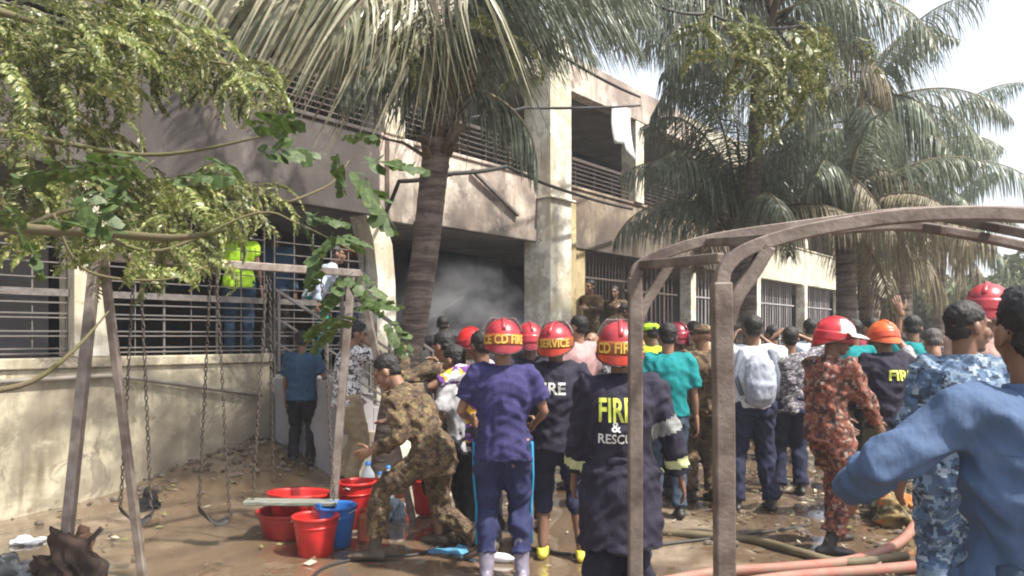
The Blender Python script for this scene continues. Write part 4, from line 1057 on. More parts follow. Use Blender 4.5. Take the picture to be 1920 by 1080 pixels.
# 6 soldier striding left
f, I = person(WX(815, 5.65), 5.65, 'soldier in brown camouflage striding left with a hand stretched forward', 76, .99, 0, ph=.77, lean=(0, .27), twist=-8,
              feet=((-.10, .42, 0), (.12, -.36, .04)), fyaw=(6, -6), hands=((-.2, .40, .80), (.20, .38, .97)), poles=((-.2, -1, -.6), (.3, -1, -.7)), head=(8, 30), face=True, vox=.013, hair=M_hair,
              hdirs=(None, ((.0, 1, -.05), (.2, .1, 1), .22)),
              top=dict(mat=C_BRN, off=.034, hem=-.15, wr=.024, collar=True, name='camouflage_jacket'), bottom=dict(mat=C_BRN, off=.032, wr=.026, upto=1.8), shoes=dict(mat=M_mudb, h=.2, tilt=(0, .35)))
# 7 second soldier bending behind, and grey shirt
f, I = person(WX(858, 6.6), 6.6, 'soldier in brown camouflage bending behind the striding soldier with an arm up', 40, 1.0, 0, ph=.86, lean=(0, .12), head=(10, 20), face=True,
              hands=((-.34, .3, 1.42), (.1, .36, 1.36)), poles=((-1, 0, -.5), (1, 0, -.5)), top=dict(mat=C_BRN, off=.03, wr=.024, name='camouflage_jacket'), bottom=dict(mat=C_BRN, off=.026))
f, I = person(WX(872, 6.2), 6.15, 'man in grey white shirt and black shorts between soldier and purple t-shirt', 60, .93, 1, ph=.86, lean=(0, .06), feet=((-.1, .18, 0), (.1, -.2, .02)), head=(0, 15),
              hands=((-.22, .3, .95), (.25, .2, .9)), top=dict(mat=GREYC, sleeve=.8, off=.028), bottom=dict(mat=BLACK, upto=1.2, off=.03), shoes=dict(mat=M_mudb, h=.1))
# 8 patterned shirt, 9 dark blue shirt
f, I = person(WX(650, 8.3), 8.3, 'man in white shirt with black squiggles, a hand to his face', -62, 1.0, 0, ph=.92, lean=(0, .06), head=(-10, 12), face=True,
              hands=((-.22, .16, .95), (.10, .20, 1.50)), poles=((-1, -.5, -.5), (1, .2, -1)), top=dict(mat=PATT, sleeve=.85, off=.036, fl=.012, name='shirt'), bottom=dict(mat=KHAK, off=.03), hair_='tuft')
f, I = person(WX(566, 8.7), 8.7, 'boy in dark blue shirt and black trousers standing by the plinth wall', 8, .86, 1, ph=.9, head=(-8, 4), hands=((-.22, .1, .8), (.24, .14, .95)),
              top=dict(mat=DBLUE, sleeve=.85, off=.03), bottom=dict(mat=BLACK, off=.022))
# teal shirts
f, I = person(WX(1252, 7.1), 7.1, 'man in a teal shirt and slate trousers just behind the nearest firefighter', -4, 1.0, 0, ph=.93, head=(5, 2), hands=((-.22, .2, 1.0), (.27, .02, .80)),
              top=dict(mat=TEAL, sleeve=.9, off=.03, hem=-.03, fl=.012), bottom=dict(mat=SLATE, off=.02))
f, I = person(WX(1600, 8.3), 8.3, 'man in a teal shirt between the rust camouflage and the orange helmet', 6, 1.02, 1, ph=.93, head=(10, 2), hands=((-.2, .25, 1.1), (.27, .05, .85)),
              top=dict(mat=TEAL, sleeve=.9, off=.032, hem=-.03), bottom=dict(mat=BLACK, off=.02))
f, I = person(WX(1712, 8.2), 8.2, 'man in a teal shirt with bowed dark head right of the orange helmet', -8, 1.05, 1, ph=.93, head=(-10, 12), top=dict(mat=TEAL, sleeve=.9, off=.03), bottom=dict(mat=SLATE))
# camouflage jacket with maroon cap, hat
f, I = person(WX(1272, 8.0), 8.0, 'man with a maroon helmet showing beside the teal shirt', 20, 1.0, 1, ph=.92, head=(20, 5), hair=None, top=dict(mat=MUDG, off=.03), bottom=dict(mat=BLACK))
helmet(f, I, None, shell=paint('maroon shell', (.25, .012, .03)), guard=paint('maroon shell', (0, 0, 0)), band=paint('maroon shell', (0, 0, 0)), visor=False, sc=.9)
f, I = person(WX(1318, 7.8), 7.8, 'soldier in faded brown camouflage and field cap behind the left post of the frame', 10, 1.0, 0, ph=.93, head=(10, -2), hair=None, hands=((-.2, .28, 1.1), (.27, .1, .9)),
              top=dict(mat=C_BRN, off=.034, wr=.022, name='camouflage_jacket'), bottom=dict(mat=C_BRN, off=.03), shoes=dict(mat=M_boot, h=.2))
def cap(rt, I, mat, brim=True):
    mb = MB(); hv = I['hv']; HR = I['HR']
    mb.ell(hv((0, -.014, .065)), (.095, .108, .062), HR); mb.sweep([hv((0, -.014, .03)), hv((0, -.014, .075))], [.1, .1], 18)
    c = link('cap', _named(remesh(mb, .009, 2, .006, 2, 5), 'cap', mat), rt)
    if brim:
        b = MB(); b.ell(hv((0, .10, .045)), (.072, .065, .008), HR); b.build('cap_brim', mat, c, True)
cap(f, I, C_BRN)
# white shirt with backpack
f, I = person(WX(1412, 7.35), 7.35, 'man in a white shirt with a pale grey backpack lifting a phone to his face', 0, 1.03, 1, ph=.95, feet=((-.15, 0, 0), (.17, .02, 0)), head=(-6, -4),
              hands=((-.1, .34, 1.52), (.16, .30, 1.56)), poles=((-.6, 0, -1), (.8, -.1, -.6)), top=dict(mat=WHITE, sleeve=.85, off=.032, hem=-.02, fl=.012), bottom=dict(mat=NAVYT, off=.03, wr=.02), shoes=dict(mat=M_boot, h=.14))
bpk = MB(); sp = I['sp']
bpk.sweep([sp(.06)+Vector((0, -.19, 0)), sp(.2)+Vector((0, -.21, 0)), sp(.36)+Vector((0, -.19, 0)), sp(.42)+Vector((0, -.16, 0))], [(.13, .07), (.145, .085), (.135, .075), (.10, .05)], 16, side=Vector((1, 0, 0)), round_=True)
bpk.sweep([sp(.08)+Vector((0, -.27, 0)), sp(.2)+Vector((0, -.275, 0))], [(.10, .03), (.10, .03)], 12, side=Vector((1, 0, 0)), round_=True)
def place_on(rt, o, label, cat, group=None):
    o.location = rt.location; o.rotation_euler = rt.rotation_euler; o.scale = rt.scale; return tag(o, label, cat, group)
bk = thing('backpack', 'pale grey backpack worn by the man in the white shirt', 'backpack', f.location, f.rotation_euler.z); bk.scale = f.scale
M_bag = cloth('pale grey bag cloth', (.34, .37, .44), .3)
link('pouch', _named(remesh(bpk, .013, 2, .008, 1.2, 3), 'pouch', M_bag), bk)
for sg in (-1, 1):
    s_ = MB(); s_.sweep([sp(.10)+Vector((sg*.15, -.17, 0)), sp(.28)+Vector((sg*.19, -.08, 0)), sp(.45)+Vector((sg*.135, -.10, .03)), sp(.51)+Vector((sg*.105, .03, .03)), sp(.4)+Vector((sg*.12, .16, 0))], [(.024, .008)]*5, 8, side=Vector((1, 0, 0)))
    s_.build('strap', cloth('bag strap', (.16, .18, .22)), bk, True)
# patterned vest, arms to the head
f, I = person(WX(1482, 8.1), 8.1, 'person in a dark patterned top and navy trousers with both hands up at the head', -8, .98, 0, ph=.93, head=(-5, -4), hands=((-.13, .22, 1.62), (.14, .2, 1.64)), poles=((-.8, .2, -.7), (.9, .1, -.2)),
              top=dict(mat=SQU, sleeve=.8, off=.03), bottom=dict(mat=NAVYT, off=.03))
# rust camouflage in profile
f, I = person(WX(1553, 6.0), 6.0, 'fire service man in rust digital camouflage and a red helmet with white peak, facing right', -64, 1.0, 1, ph=.91, lean=(0, .03), feet=((-.12, .20, 0), (.14, -.16, 0)), fyaw=(0, -30), head=(-42, 8), face=True, hair=None, vox=.014,
              hands=((-.14, .34, .92), (.16, .36, .90)), poles=((-.4, -1, 0), (.4, -1, 0)), top=dict(mat=C_RED, off=.032, hem=-.10, wr=.022, name='camouflage_jacket', collar=True), bottom=dict(mat=C_RED, off=.032, wr=.024, upto=1.8), shoes=dict(mat=M_boot, h=.2))
helmet(f, I, None, shell=paint('scarlet shell', (.55, .02, .03)), guard=paint('scarlet shell', (0, 0, 0)), band=paint('scarlet shell', (0, 0, 0)), peak=M_hw, visor=False)
# orange helmet
f, I = person(WX(1668, 6.9), 6.9, 'firefighter with an orange helmet and navy coat marked in yellow', 4, 1.0, 1, ph=.90, lean=(0, .06), head=(4, 14), hair=None, hands=((-.24, .22, .95), (.2, .3, .95)), poles=((-1, -.6, 0), (1, -.6, 0)),
              top=dict(mat=NAVYJ, off=.042, hem=-.12, name='fire_coat', collar=True, wr=.02), bottom=dict(mat=MUDG, off=.026), shoes=dict(mat=M_mudb, h=.3))
helmet(f, I, None, shell=M_hor, guard=M_hor, band=M_ho, visor=False)
I['decal'](text_mesh('FIRE', .12, .003), .04, 1.25, M_ylw, 'coat_lettering')
# man with raised arm
f, I = person(WX(1748, 7.2), 7.2, 'bare armed man with bowed head raising an open hand above the crowd', -40, .98, 0, ph=.92, lean=(0, .10), head=(28, 28), face=True, hands=((-.30, .12, 1.86), (.22, .3, 1.0)), poles=((-1, .3, .2), (1, -.3, -.5)),
              hdirs=(((-.35, .1, 1), (.2, -1, 0), .15), None), top=dict(mat=GREYC, sleeve=.6, off=.028), bottom=dict(mat=BLACK), hair=M_hairg)
# blue camouflage
f, I = person(WX(1808, 4.0), 4.0, 'man in blue grey camouflage looking to the right', -12, 1.03, 1, ph=.93, head=(-72, 0), face=True, vox=.013, hands=((-.28, .05, .80), (.26, .14, .86)),
              top=dict(mat=C_BLU, off=.04, hem=-.12, wr=.022, name='camouflage_jacket', collar=True), bottom=dict(mat=C_BLU, off=.036, wr=.024), shoes=dict(mat=M_boot, h=.2))
# red helmet at far right
f, I = person(WX(1852, 5.4), 5.4, 'person with a plain red helmet behind the blue camouflage man', -20, 1.1, 1, ph=.95, head=(-20, 4), hair=None, top=dict(mat=cloth('dusty pink shirt', (.45, .30, .26))), bottom=dict(mat=BLACK))
helmet(f, I, None, shell=M_hr, guard=M_hr, band=M_hr, visor=False)
# nearest man in blue shirt
f, I = person(WX(1938, 2.1), 2.1, 'nearest man in a loose blue shirt with his left elbow thrust out', 4, 1.0, 1, ph=.93, head=(-12, -2), vox=.011,
              hands=((-.36, .24, 1.15), (.3, .1, .85)), poles=((-1, -.35, -.25), (.5, -1, 0)), top=dict(mat=DENIM, off=.032, hem=-.16, wr=.018, sleeve=1.9, fl=.014, name='loose_shirt', collar=True), bottom=dict(mat=SLATE, off=.03), hair_='tuft')
def strip(a, c, w, n=14):
    me = bpy.data.meshes.new('seam'); vs = []; a = Vector(a); c = Vector(c); d = (c-a).normalized(); p = Vector((-d.y, d.x, 0))*w/2
    for i in range(n+1): q = a.lerp(c, i/n); vs += [tuple(q+p), tuple(q-p)]
    me.from_pydata(vs, [], [(2*i, 2*i+1, 2*i+3, 2*i+2) for i in range(n)]); return me
SEAM = plain('dark seam thread', (.025, .05, .11), .9, .2)
for a_, c_ in (((-.155, 0, 0), (.155, 0, 0)), ((-.05, -.01, 0), (-.05, -.46, 0))):
    I['decal'](strip(a_, c_, .0035), 0, 1.30, SEAM, 'seam', .0015)
# people on the veranda and at the grille
def vp(px, t_off):  # veranda place at picture column px, t_off metres inside the facade
    k = (px-960)/FPX; o = B(0, t_off); t = (k*o.y-o.x)/(BU.x-k*BU.y); q = B(t, t_off); return q
for px, off, zf, lb, rz, kw in (
    (448, .32, 1.34, 'rescuer in a lime vest on the raised veranda behind the leaves', 20, dict(top=dict(mat=LIME, off=.03, sleeve=.5), bottom=dict(mat=DBLUE), lean=(0, .12))),
    (585, .3, 1.25, 'man in a pale blue white shirt stooping at the head of the stair', -70, dict(top=dict(mat=LBLUE, off=.03), bottom=dict(mat=TEAL), lean=(0, .28), ph=.86)),
    (650, .4, 1.2, 'firefighter with a red helmet in the dark behind the stair', 200, dict(top=dict(mat=NAVYJ, off=.04), bottom=dict(mat=NAVYT), hel=M_hr)),
    (515, .7, 1.34, 'man in a dark shirt in the shade of the veranda', 10, dict(top=dict(mat=DBLUE, off=.03), bottom=dict(mat=BLACK)))):
    q = vp(px, off); hel = kw.pop('hel', None); ph = kw.pop('ph', .92)
    f, I = person(q.x, q.y, lb, rz, .95, 1, ph=ph, z=zf-gz(q.x, q.y), vox=.022, hair=None if hel else M_hair, group='people on the veranda', **kw)
    if hel: helmet(f, I, None, visor=False)
gr = 'soldiers climbing at the ground floor grille'
for px, off, zf, lb, rz, kw in (
    (1108, -.3, .9, 'soldier in brown camouflage standing tall at the left of the grille', 130, dict(face=True, hands=((-.2, .3, 1.2), (.3, .2, 1.3)))),
    (1128, -.35, .75, 'soldier stooping outside the grille with an arm reaching down to the right', -75, dict(lean=(0, .34), ph=.80, hands=((-.2, .62, .85), (.2, .72, .72)), head=(0, 30), face=True)),
    (1152, -.2, .85, 'soldier in brown camouflage in the middle of the grille', 160, dict(face=True, hands=((-.2, .3, 1.3), (.3, .2, 1.4)))),
    (1176, .6, 1.0, 'dark figure in camouflage behind the grille bars', 40, dict())):
    q = vp(px, off)
    f, I = person(q.x, q.y, lb, rz, .98, (0, 1)[px % 3 == 0], z=zf-gz(q.x, q.y), vox=.024, top=dict(mat=C_BRN, off=.03), bottom=dict(mat=C_BRN, off=.026), group=gr, **{**dict(ph=.92), **kw})
q = vp(1135, -.35)
o = MB().box((q.x-1.0, q.y-.6, -.1), (q.x+1.0, q.y+.1, .72)).build('stone_step_block', M_brn); o = tag(o, 'scorched masonry ledge under the climbing soldiers', 'ledge'); o.rotation_euler = (0, 0, 0)
# far crowd
far = [(1110, 9.5, 'bald man turning his face back near the tall column', SQU, 150), (1222, 9.0, 'person in a lime vest and cap glimpsed between frame post and teal shirt', LIME, 10), (1345, 10.0, 'onlooker in a brown shirt right of the near post', KHAK, 20), (1372, 11.5, 'onlooker in a dusty shirt under the frame', MUDG, -20),
       (1450, 10.5, 'onlooker in a white shirt behind the white backpack man', GREYC, 15), (1520, 10.0, 'onlooker with pale shirt between patterned top and red helmet', LBLUE, -10), (1500, 12.5, 'far onlooker under the second column', MUDG, 10), (1560, 12.0, 'far onlooker with dark hair under the third column', BLACK, 5),
       (1635, 10.0, 'onlooker in maroon behind the orange helmet', MAROON, 15), (1690, 11.0, 'onlooker in grey beyond the orange helmet', GREYC, -15), (1790, 10.0, 'onlooker behind the blue camouflage shoulder', SQU, 10), (1300, 11.5, 'far soldier in camouflage by the long veranda', C_BRN, -10), (1325, 13, 'farther soldier in camouflage near the veranda columns', C_BRN, 20),
       (830, 11.3, 'dark haired man before the smoky opening', BLACK, 20), (1085, 8.4, 'man in a pale pink shirt beside the orange letter helmet', cloth('pale pink shirt', (.5, .3, .3)), 30), (1405, 13.5, 'small far onlooker beyond the backpack man', DBLUE, 0), (1245, 12.5, 'soldier against the veranda wall left of centre frame', C_BRN, 30), (1200, 10.8, 'man in olive behind the left frame post', MUDG, -10)]
for i, (px, d, lb, mt, rz) in enumerate(far):
    f, I = person(WX(px, d), d, lb, rz, .96+.05*((i*7) % 3), i % 3, ph=.92, head=((i*37) % 40-20, (i*13) % 20-6), vox=.026, face=abs(rz) > 100, hair=None if 'bald' in lb else M_hair,
                  hands=((-.2, .26, 1.0+.3*((i*5) % 2)), (.25, .1, .85)), top=dict(mat=mt, off=.03, sleeve=1.9 if i % 2 else .85), bottom=dict(mat=(BLACK, NAVYT, SLATE)[i % 3], off=.024))
    if 'cap' in lb: cap(f, I, LIME)
# ------------------------------------------------------------------ swing frame and swings
M_tube = plain('weathered square tube', (.30, .26, .23), .55, .4, 8, 60, .35, metal=.3, col2=(.15, .11, .09))
M_rust = plain('brown rusty tube', (.21, .17, .145), .6, .45, 7, 50, .5, metal=.3, col2=(.085, .06, .05))
M_chain = plain('rusty chain iron', (.12, .10, .085), .6, .4, 30, 60, .3, metal=.5)
aL = P(180, 480, 5.2); aR = P(664, 512, 6.6)
sw = thing('swing_set', 'weathered A shaped swing set of square tube before the plinth wall', 'swing set', (aL.x, aL.y, 0))
def tube_part(name, a, c, w, par, mat=M_tube, side=None):
    o = MB().bar(a, c, w, w, side).build(name, mat, par, world=True); b_ = o.modifiers.new('b', 'BEVEL'); b_.width = .006; b_.segments = 2; return o
tube_part('leg', aL, (-2.78, 4.92, -.05), .062, sw); tube_part('leg', aL+Vector((.03, .03, 0)), (-2.44, 5.30, -.05), .05, sw)
tube_part('leg', aR+Vector((-.02, 0, -.02)), (WX(622, 6.5), 6.45, -.05), .06, sw); tube_part('leg', aR+Vector((.03, .03, 0)), (WX(776, 7.0), 7.0, -.05), .055, sw)
dr = (aR-aL).normalized()
tube_part('top_beam', aL-dr*.06+Vector((0, 0, .0)), aR+dr*.05, .06, sw)
link_me = None
def chain_mesh(a, c, seed):
    mb = MB(); a = Vector(a); c = Vector(c); L = (c-a).length; n = int(L/.034); d = (c-a)/L; rr = random.Random(seed)
    s0, b0 = basis(d)
    for i in range(n):
        p = a+d*L*(i+.5)/n+s0*rr.uniform(-.003, .003); s, b = (s0, b0) if i % 2 else (b0, s0)
        ring = [p+d*.021*math.cos(2*math.pi*k/8)*1.0+s*.0105*math.sin(2*math.pi*k/8) for k in range(8)]
        vs = []; fs = []
        for k in range(8):
            q = ring[k]; t = (ring[(k+1) % 8]-ring[k-1]).normalized(); n1 = b; n2 = t.cross(b)
            for j in range(4): a_ = math.pi/2*j; vs.append(q+n1*.0042*math.cos(a_)+n2*.0042*math.sin(a_))
        for k in range(8):
            for j in range(4): k2 = (k+1) % 8; j2 = (j+1) % 4; fs.append((k*4+j, k2*4+j, k2*4+j2, k*4+j2))
        mb.add(vs, fs)
    return mb
def beam_at(px):
    for i in range(200):
        q = aL.lerp(aR, i/199)
        if 960+q.x/q.y*FPX >= px: return q-Vector((0, 0, .03))
    return aR
swings = [('left swing with a thin black rubber seat hanging low by the A frame leg', (250, 262), ((226, 955, 5.5), (284, 968, 5.45)), 'rubber'),
          ('middle pair of swing chains with a small dark seat over the mud bank', (395, 405), ((373, 955, 6.2), (431, 972, 6.1)), 'rubber'),
          ('right swing with a grey wooden plank seat above the red tubs', (500, 602), ((474, 936, 6.2), (626, 938, 6.25)), 'plank')]
M_rub = plain('black rubber', (.025, .022, .02), .7, .3); M_plk = plain('grey weathered plank', (.24, .25, .22), .9, .4, 5, 40, .4, col2=(.12, .12, .10), stretch=(1, 8, 8))
for lb, (p0, p1), (s0, s1), kind in swings:
    t0 = beam_at(p0); t1 = beam_at(p1); q0 = P(*s0); q1 = P(*s1)
    t = thing('swing', lb, 'swing', ((q0+q1)/2), 0, 'swings on the frame')
    chain_mesh(t0, q0, 1).build('chain', M_chain, t, True, True); chain_mesh(t1, q1, 2).build('chain', M_chain, t, True, True)
    if kind == 'rubber':
        mm = (q0+q1)/2-Vector((0, 0, .05)); MB().sweep([q0, q0.lerp(mm, .6)-Vector((0,0,.015)), mm, q1.lerp(mm, .6)-Vector((0,0,.015)), q1], [(.07, .008)]*5, 10, side=Vector((dr.y, -dr.x, 0))).build('seat', M_rub, t, True, True)
    else:
        d = (q1-q0).normalized(); mb = MB().bar(q0-d*.06-Vector((0, 0, .02)), q1+d*.03-Vector((0, 0, .02)), .17, .032, Vector((dr.y, -dr.x, 0)))
        o = mb.build('seat', M_plk, t, False, True); b_ = o.modifiers.new('b', 'BEVEL'); b_.width = .006
# more hanging chains with hooks
for a, c, lb in ((505, (512, 905, 6.5), 'loose rusty chain hanging beside the plank swing'), (602, (612, 700, 6.5), 'short chain with open hook near the right end of the beam')):
    q = beam_at(a); e = P(*c); o = chain_mesh(q, e, 5).build('loose_chain', M_chain, None, True); tag(o, lb, 'chain')

# ------------------------------------------------------------------ rusty arched frame at the right
af = thing('arched_frame', 'rusty steel frame of two tall posts carrying arches that curve away to the right', 'steel frame', (.51, 3.3, 0))
def poly(name, pts, w, h, mat=M_rust, side=None):
    mb = MB(); N = len(pts); pts = [Vector(p) for p in pts]; vs = []; fs = []
    for i in range(N):
        T = (pts[min(i+1, N-1)]-pts[max(i-1, 0)]).normalized(); s, b = basis(T, side or Vector((0, 1, 0)))
        vs += [pts[i]+s*sx*w/2+b*sy*h/2 for sx, sy in ((-1, -1), (1, -1), (1, 1), (-1, 1))]
    for i in range(N-1):
        for j in range(4): k = (j+1) % 4; fs.append((4*i+j, 4*i+k, 4*i+4+k, 4*i+4+j))
    fs += [(3, 2, 1, 0), (4*N-4, 4*N-3, 4*N-2, 4*N-1)]; mb.add(vs, fs)
    o = mb.build(name, mat, af, False, True); b_ = o.modifiers.new('b', 'BEVEL'); b_.width = .006; b_.segments = 2; return o
def smooth(pts, n=8):
    pts = [Vector(p) for p in pts]; out = []
    for i in range(len(pts)-1):
        p0 = pts[max(i-1, 0)]; p1 = pts[i]; p2 = pts[i+1]; p3 = pts[min(i+2, len(pts)-1)]
        for k in range(n):
            u = k/n; out.append(.5*((2*p1)+(p2-p0)*u+(2*p0-5*p1+4*p2-p3)*u*u+(3*p1-p0-3*p2+p3)*u**3))
    out.append(pts[-1]); return out
poly('post', [(WX(1191, 3.3), 3.3, -.05), (WX(1191, 3.3), 3.3, P(0, 560, 3.3).z), (WX(1189, 3.3), 3.3, P(0, 520, 3.3).z)], .056, .056)
poly('post', [(WX(1361, 2.6), 2.6, -.05), (WX(1357, 2.6), 2.6, P(0, 800, 2.6).z), (WX(1352, 2.6), 2.6, P(0, 530, 2.6).z)], .062, .062)
A1 = smooth([P(1189, 530, 3.3), P(1198, 500, 3.3), P(1250, 474, 3.3), P(1340, 448, 3.3), P(1500, 424, 3.32), P(1700, 400, 3.35), P(1900, 398, 3.4), P(2100, 410, 3.4)])
poly('arch', A1, .05, .045)
A2 = smooth([P(1352, 540, 2.6), P(1360, 502, 2.6), P(1405, 466, 2.6), P(1510, 434, 2.6), P(1660, 409, 2.6), P(1800, 401, 2.6), P(1930, 405, 2.6), P(2150, 425, 2.6)])
poly('arch', A2, .05, .045)
A3 = smooth([P(1560, 432, 3.0), P(1700, 424, 3.0), P(1850, 447, 3.0), P(2000, 480, 3.0)]); poly('arch', A3, .04, .035)
poly('brace', smooth([P(1194, 625, 3.3), P(1205, 580, 3.3), P(1232, 535, 3.3), P(1262, 484, 3.3)], 6), .045, .04)
poly('brace', smooth([P(1362, 610, 2.6), P(1378, 560, 2.6), P(1412, 510, 2.6), P(1440, 462, 2.6)], 6), .05, .045)
poly('cross_beam', [P(1200, 497, 3.3), P(1352, 484, 2.62)], .035, .03, side=Vector((0, 0, 1)))
poly('cross_beam', [P(1325, 455, 3.3), P(1480, 446, 2.62)], .035, .03, side=Vector((0, 0, 1)))
poly('cross_beam', [P(1740, 402, 3.36), P(1960, 445, 2.7)], .035, .03, side=Vector((0, 0, 1)))
poly('cross_beam', [P(1620, 410, 3.34), P(1770, 432, 2.9)], .035, .03, side=Vector((0, 0, 1)))

# ------------------------------------------------------------------ tubs, buckets, bottles
M_rp = plain('red plastic', (.58, .018, .015), .42, .35, 9, 60, .15, coat=.15); M_rp2 = plain('dark red plastic', (.40, .02, .02), .4, .3, 3, 10, .1)
M_bp = plain('blue plastic', (.02, .16, .55), .35, .25, 3, 10, .1, coat=.3)
def tub(name, label, px, d, r0, r1, h, mat, group, handle=True, z=0, tilt=0, cat='bucket'):
    x = WX(px, d); t = thing(name, label, cat, (x, d, gz(x, d)+z), 0, group); t.rotation_euler = (tilt, tilt*.4, random.Random(px).uniform(0, 3))
    h *= 1.18 if handle else 1.1
    prof = [(.001, .004), (r0-.01, .004), (r0, .012), (r0+(r1-r0)*.5, h*.5), (r1, h-.03), (r1, h-.028), (r1+.012, h-.026), (r1+.014, h-.004), (r1+.008, h), (r1-.006, h-.002), (r1-.01, h-.02), (r0+(r1-r0)*.5-.006, h*.5), (r0-.008, .02), (.001, .014)]
    MB().lathe(prof, n=36).build('tub', mat, t, True)
    MB().lathe([(r1+.001-(r1-r0)*.28, h*.72), (r1+.008-(r1-r0)*.28, h*.72+.004), (r1+.008-(r1-r0)*.26, h*.72+.014), (r1-(r1-r0)*.26, h*.72+.018)], n=36).build('rim_rib', mat, t, True)
    if handle:
        pts = [Vector(((r1+.012)*math.cos(a), (r1+.012)*math.sin(a)*.55-.02, h-.012-.0*a)) for a in [math.pi*k/12 for k in range(13)]]
        MB().sweep([Vector((p.x, p.y*1.4+.02, p.z-.02-abs(p.y)*.5)) for p in pts], [.004]*13, 6).build('handle', M_wpr, t, True)
    return t
G = 'red tubs and buckets beside the soldier'
tub('bucket', 'front red bucket standing nearest the camera on the wet mud', 592, 5.85, .125, .16, .25, M_rp, G)
tub('bucket', 'blue bucket right behind the front red bucket', 630, 6.1, .11, .15, .27, M_bp, G)
tub('tub', 'wide dark red tub half hidden behind the front bucket', 545, 6.45, .21, .26, .19, M_rp2, G, False, cat='tub')
tub('tub', 'wide bright red tub stacked in the wide dark red tub under the plank swing', 560, 6.55, .2, .25, .19, M_rp, G, False, z=.12, tilt=.06, cat='tub')
tub('bucket', 'tall red bucket stacked beside the right frame leg', 668, 6.7, .12, .155, .33, M_rp, G)
tub('bucket', 'small red bucket inside view behind the tall one by the khaki trousers', 700, 7.1, .12, .15, .28, M_rp, G)
tub('bucket', 'red bucket seen between the striding soldier\'s legs', 806, 7.2, .13, .165, .27, M_rp, G)
tub('bucket', 'distant crimson bucket in front of the man with the squiggle shirt', 742, 8.0, .11, .14, .25, M_rp2, G)
M_org = plain('orange brown plastic', (.5, .12, .05), .5, .4)
t = thing('jerrycan', 'rusty orange jerrycan lying against the tall red bucket', 'jerrycan', (WX(688, 6.2), 6.2, gz(WX(688, 6.2), 6.2)))
o = MB().box((-.07, -.05, 0), (.07, .05, .22)).build('container', M_org, t); b_ = o.modifiers.new('b', 'BEVEL'); b_.width = .03; b_.segments = 4
MB().lathe([(.001, .25), (.02, .25), (.022, .22), (.022, .2)], (.03, 0, 0), 12).build('spout', M_rp2, t, True)
MB().sweep([(-.05, 0, .21), (-.05, 0, .25), (-.01, 0, .26), (.0, 0, .21)], [.01]*4, 8).build('handle', M_org, t, True)
m, nt, b = newmat('clear plastic'); b.inputs['Base Color'].default_value = (.75, .82, .88, 1); b.inputs['Roughness'].default_value = .15; b.inputs['Transmission Weight'].default_value = .5; M_clr = m
M_wp = plain('white plastic', (.7, .72, .75), .5, .15); M_cap_ = plain('blue bottle cap', (.03, .2, .6), .4)
def bottle(label, px, d, h=.3, r=.045, lie=None, mat=None, z=0):
    x = WX(px, d); t = thing('bottle', label, 'bottle', (x, d, gz(x, d)+z+(r if lie is not None else 0)), 0, 'plastic bottles by the tubs')
    if lie is not None: t.rotation_euler = (R(90), 0, lie)
    MB().lathe([(.001, 0), (r*.9, 0), (r, .01), (r*.95, h*.3), (r, h*.35), (r, h*.65), (r*.8, h*.78), (r*.35, h*.9), (r*.32, h*.96)], n=20).build('container', mat or M_clr, t, True)
    MB().lathe([(.001, h*1.02), (r*.38, h*1.02), (r*.4, h*.95)], n=14).build('cap', M_cap_, t, True)
bottle('large clear bottle standing behind the tall red bucket', 690, 7.6, .42, .07); bottle('clear water bottle left of the blue white bag', 712, 7.5, .34, .05)
bottle('clear bottle leaning nearest the crimson bucket', 728, 7.7, .36, .06); bottle('white bottle lying on the mud at the soldier\'s rear foot', 905, 5.75, .26, .035, R(70), M_wp)
def crumple(name, label, cat, px, d, r, mat, seed, zc=0, wr=.05, blobs=5, x=None, freq=1.0):
    rr = random.Random(seed); x = WX(px, d) if x is None else x; z0 = gz(x, d); mb = MB()
    for _ in range(blobs): mb.ell((rr.uniform(-.5, .5)*r[0], rr.uniform(-.5, .5)*r[1], zc+r[2]*rr.uniform(.2, .6)), (r[0]*rr.uniform(.4, .8), r[1]*rr.uniform(.4, .8), r[2]*rr.uniform(.35, .75)))
    me = _named(remesh(mb, max(.012, r[0]*.06), 2, wr, freq, seed), name, mat)
    o = link(name, me); o.location = (x, d, z0); return tag(o, label, cat)
crumple('plastic_bag', 'pale blue white plastic bag of rubbish behind the buckets', 'bag', 742, 7.1, (.13, .1, .17), plain('pale blue film', (.45, .62, .75), .35, .3), 3, wr=.04)
crumple('plastic_sheet', 'flat blue plastic sheet lying at the soldier\'s rear foot', 'plastic sheet', 855, 5.95, (.22, .12, .025), plain('blue film', (.10, .30, .50), .35, .3), 4, wr=.015)
crumple('charred_bundle', 'charred dark brown bundle under the left swing leg', 'bundle', 120, 4.85, (.24, .18, .34), plain('charred brown cloth', (.055, .03, .02), .9, .5, col2=(.02, .013, .01)), 6, wr=.07, blobs=7)
crumple('brown_cloth', 'tan brown cloth flap draped over the charred bundle', 'cloth', 150, 5.0, (.13, .10, .40), plain('tan cloth', (.26, .15, .09), .9, .4), 8, zc=.0, wr=.05, blobs=4)
crumple('grey_bag', 'crumpled grey plastic sack at the bottom left corner', 'sack', 18, 5.0, (.2, .16, .22), plain('grey film', (.16, .17, .18), .35, .6, 6), 9, wr=.07, blobs=6)
crumple('white_sheet', 'flat white sheet lying at the foot of the plinth wall', 'sheet', 40, 6.2, (.2, .12, .05), WHITE, 10, wr=.02)
crumple('black_heap', 'small black heap of ash behind the left swing', 'ash heap', 285, 7.2, (.17, .12, .14), M_blk, 11, wr=.05)
crumple('sack', 'orange and olive sack on the ground behind the rust camouflage man', 'sack', 1705, 6.7, (.26, .18, .28), camo('orange olive sack', [(.25, .18, .08), (.45, .13, .03), (.10, .08, .05)], 4), 12, wr=.05)
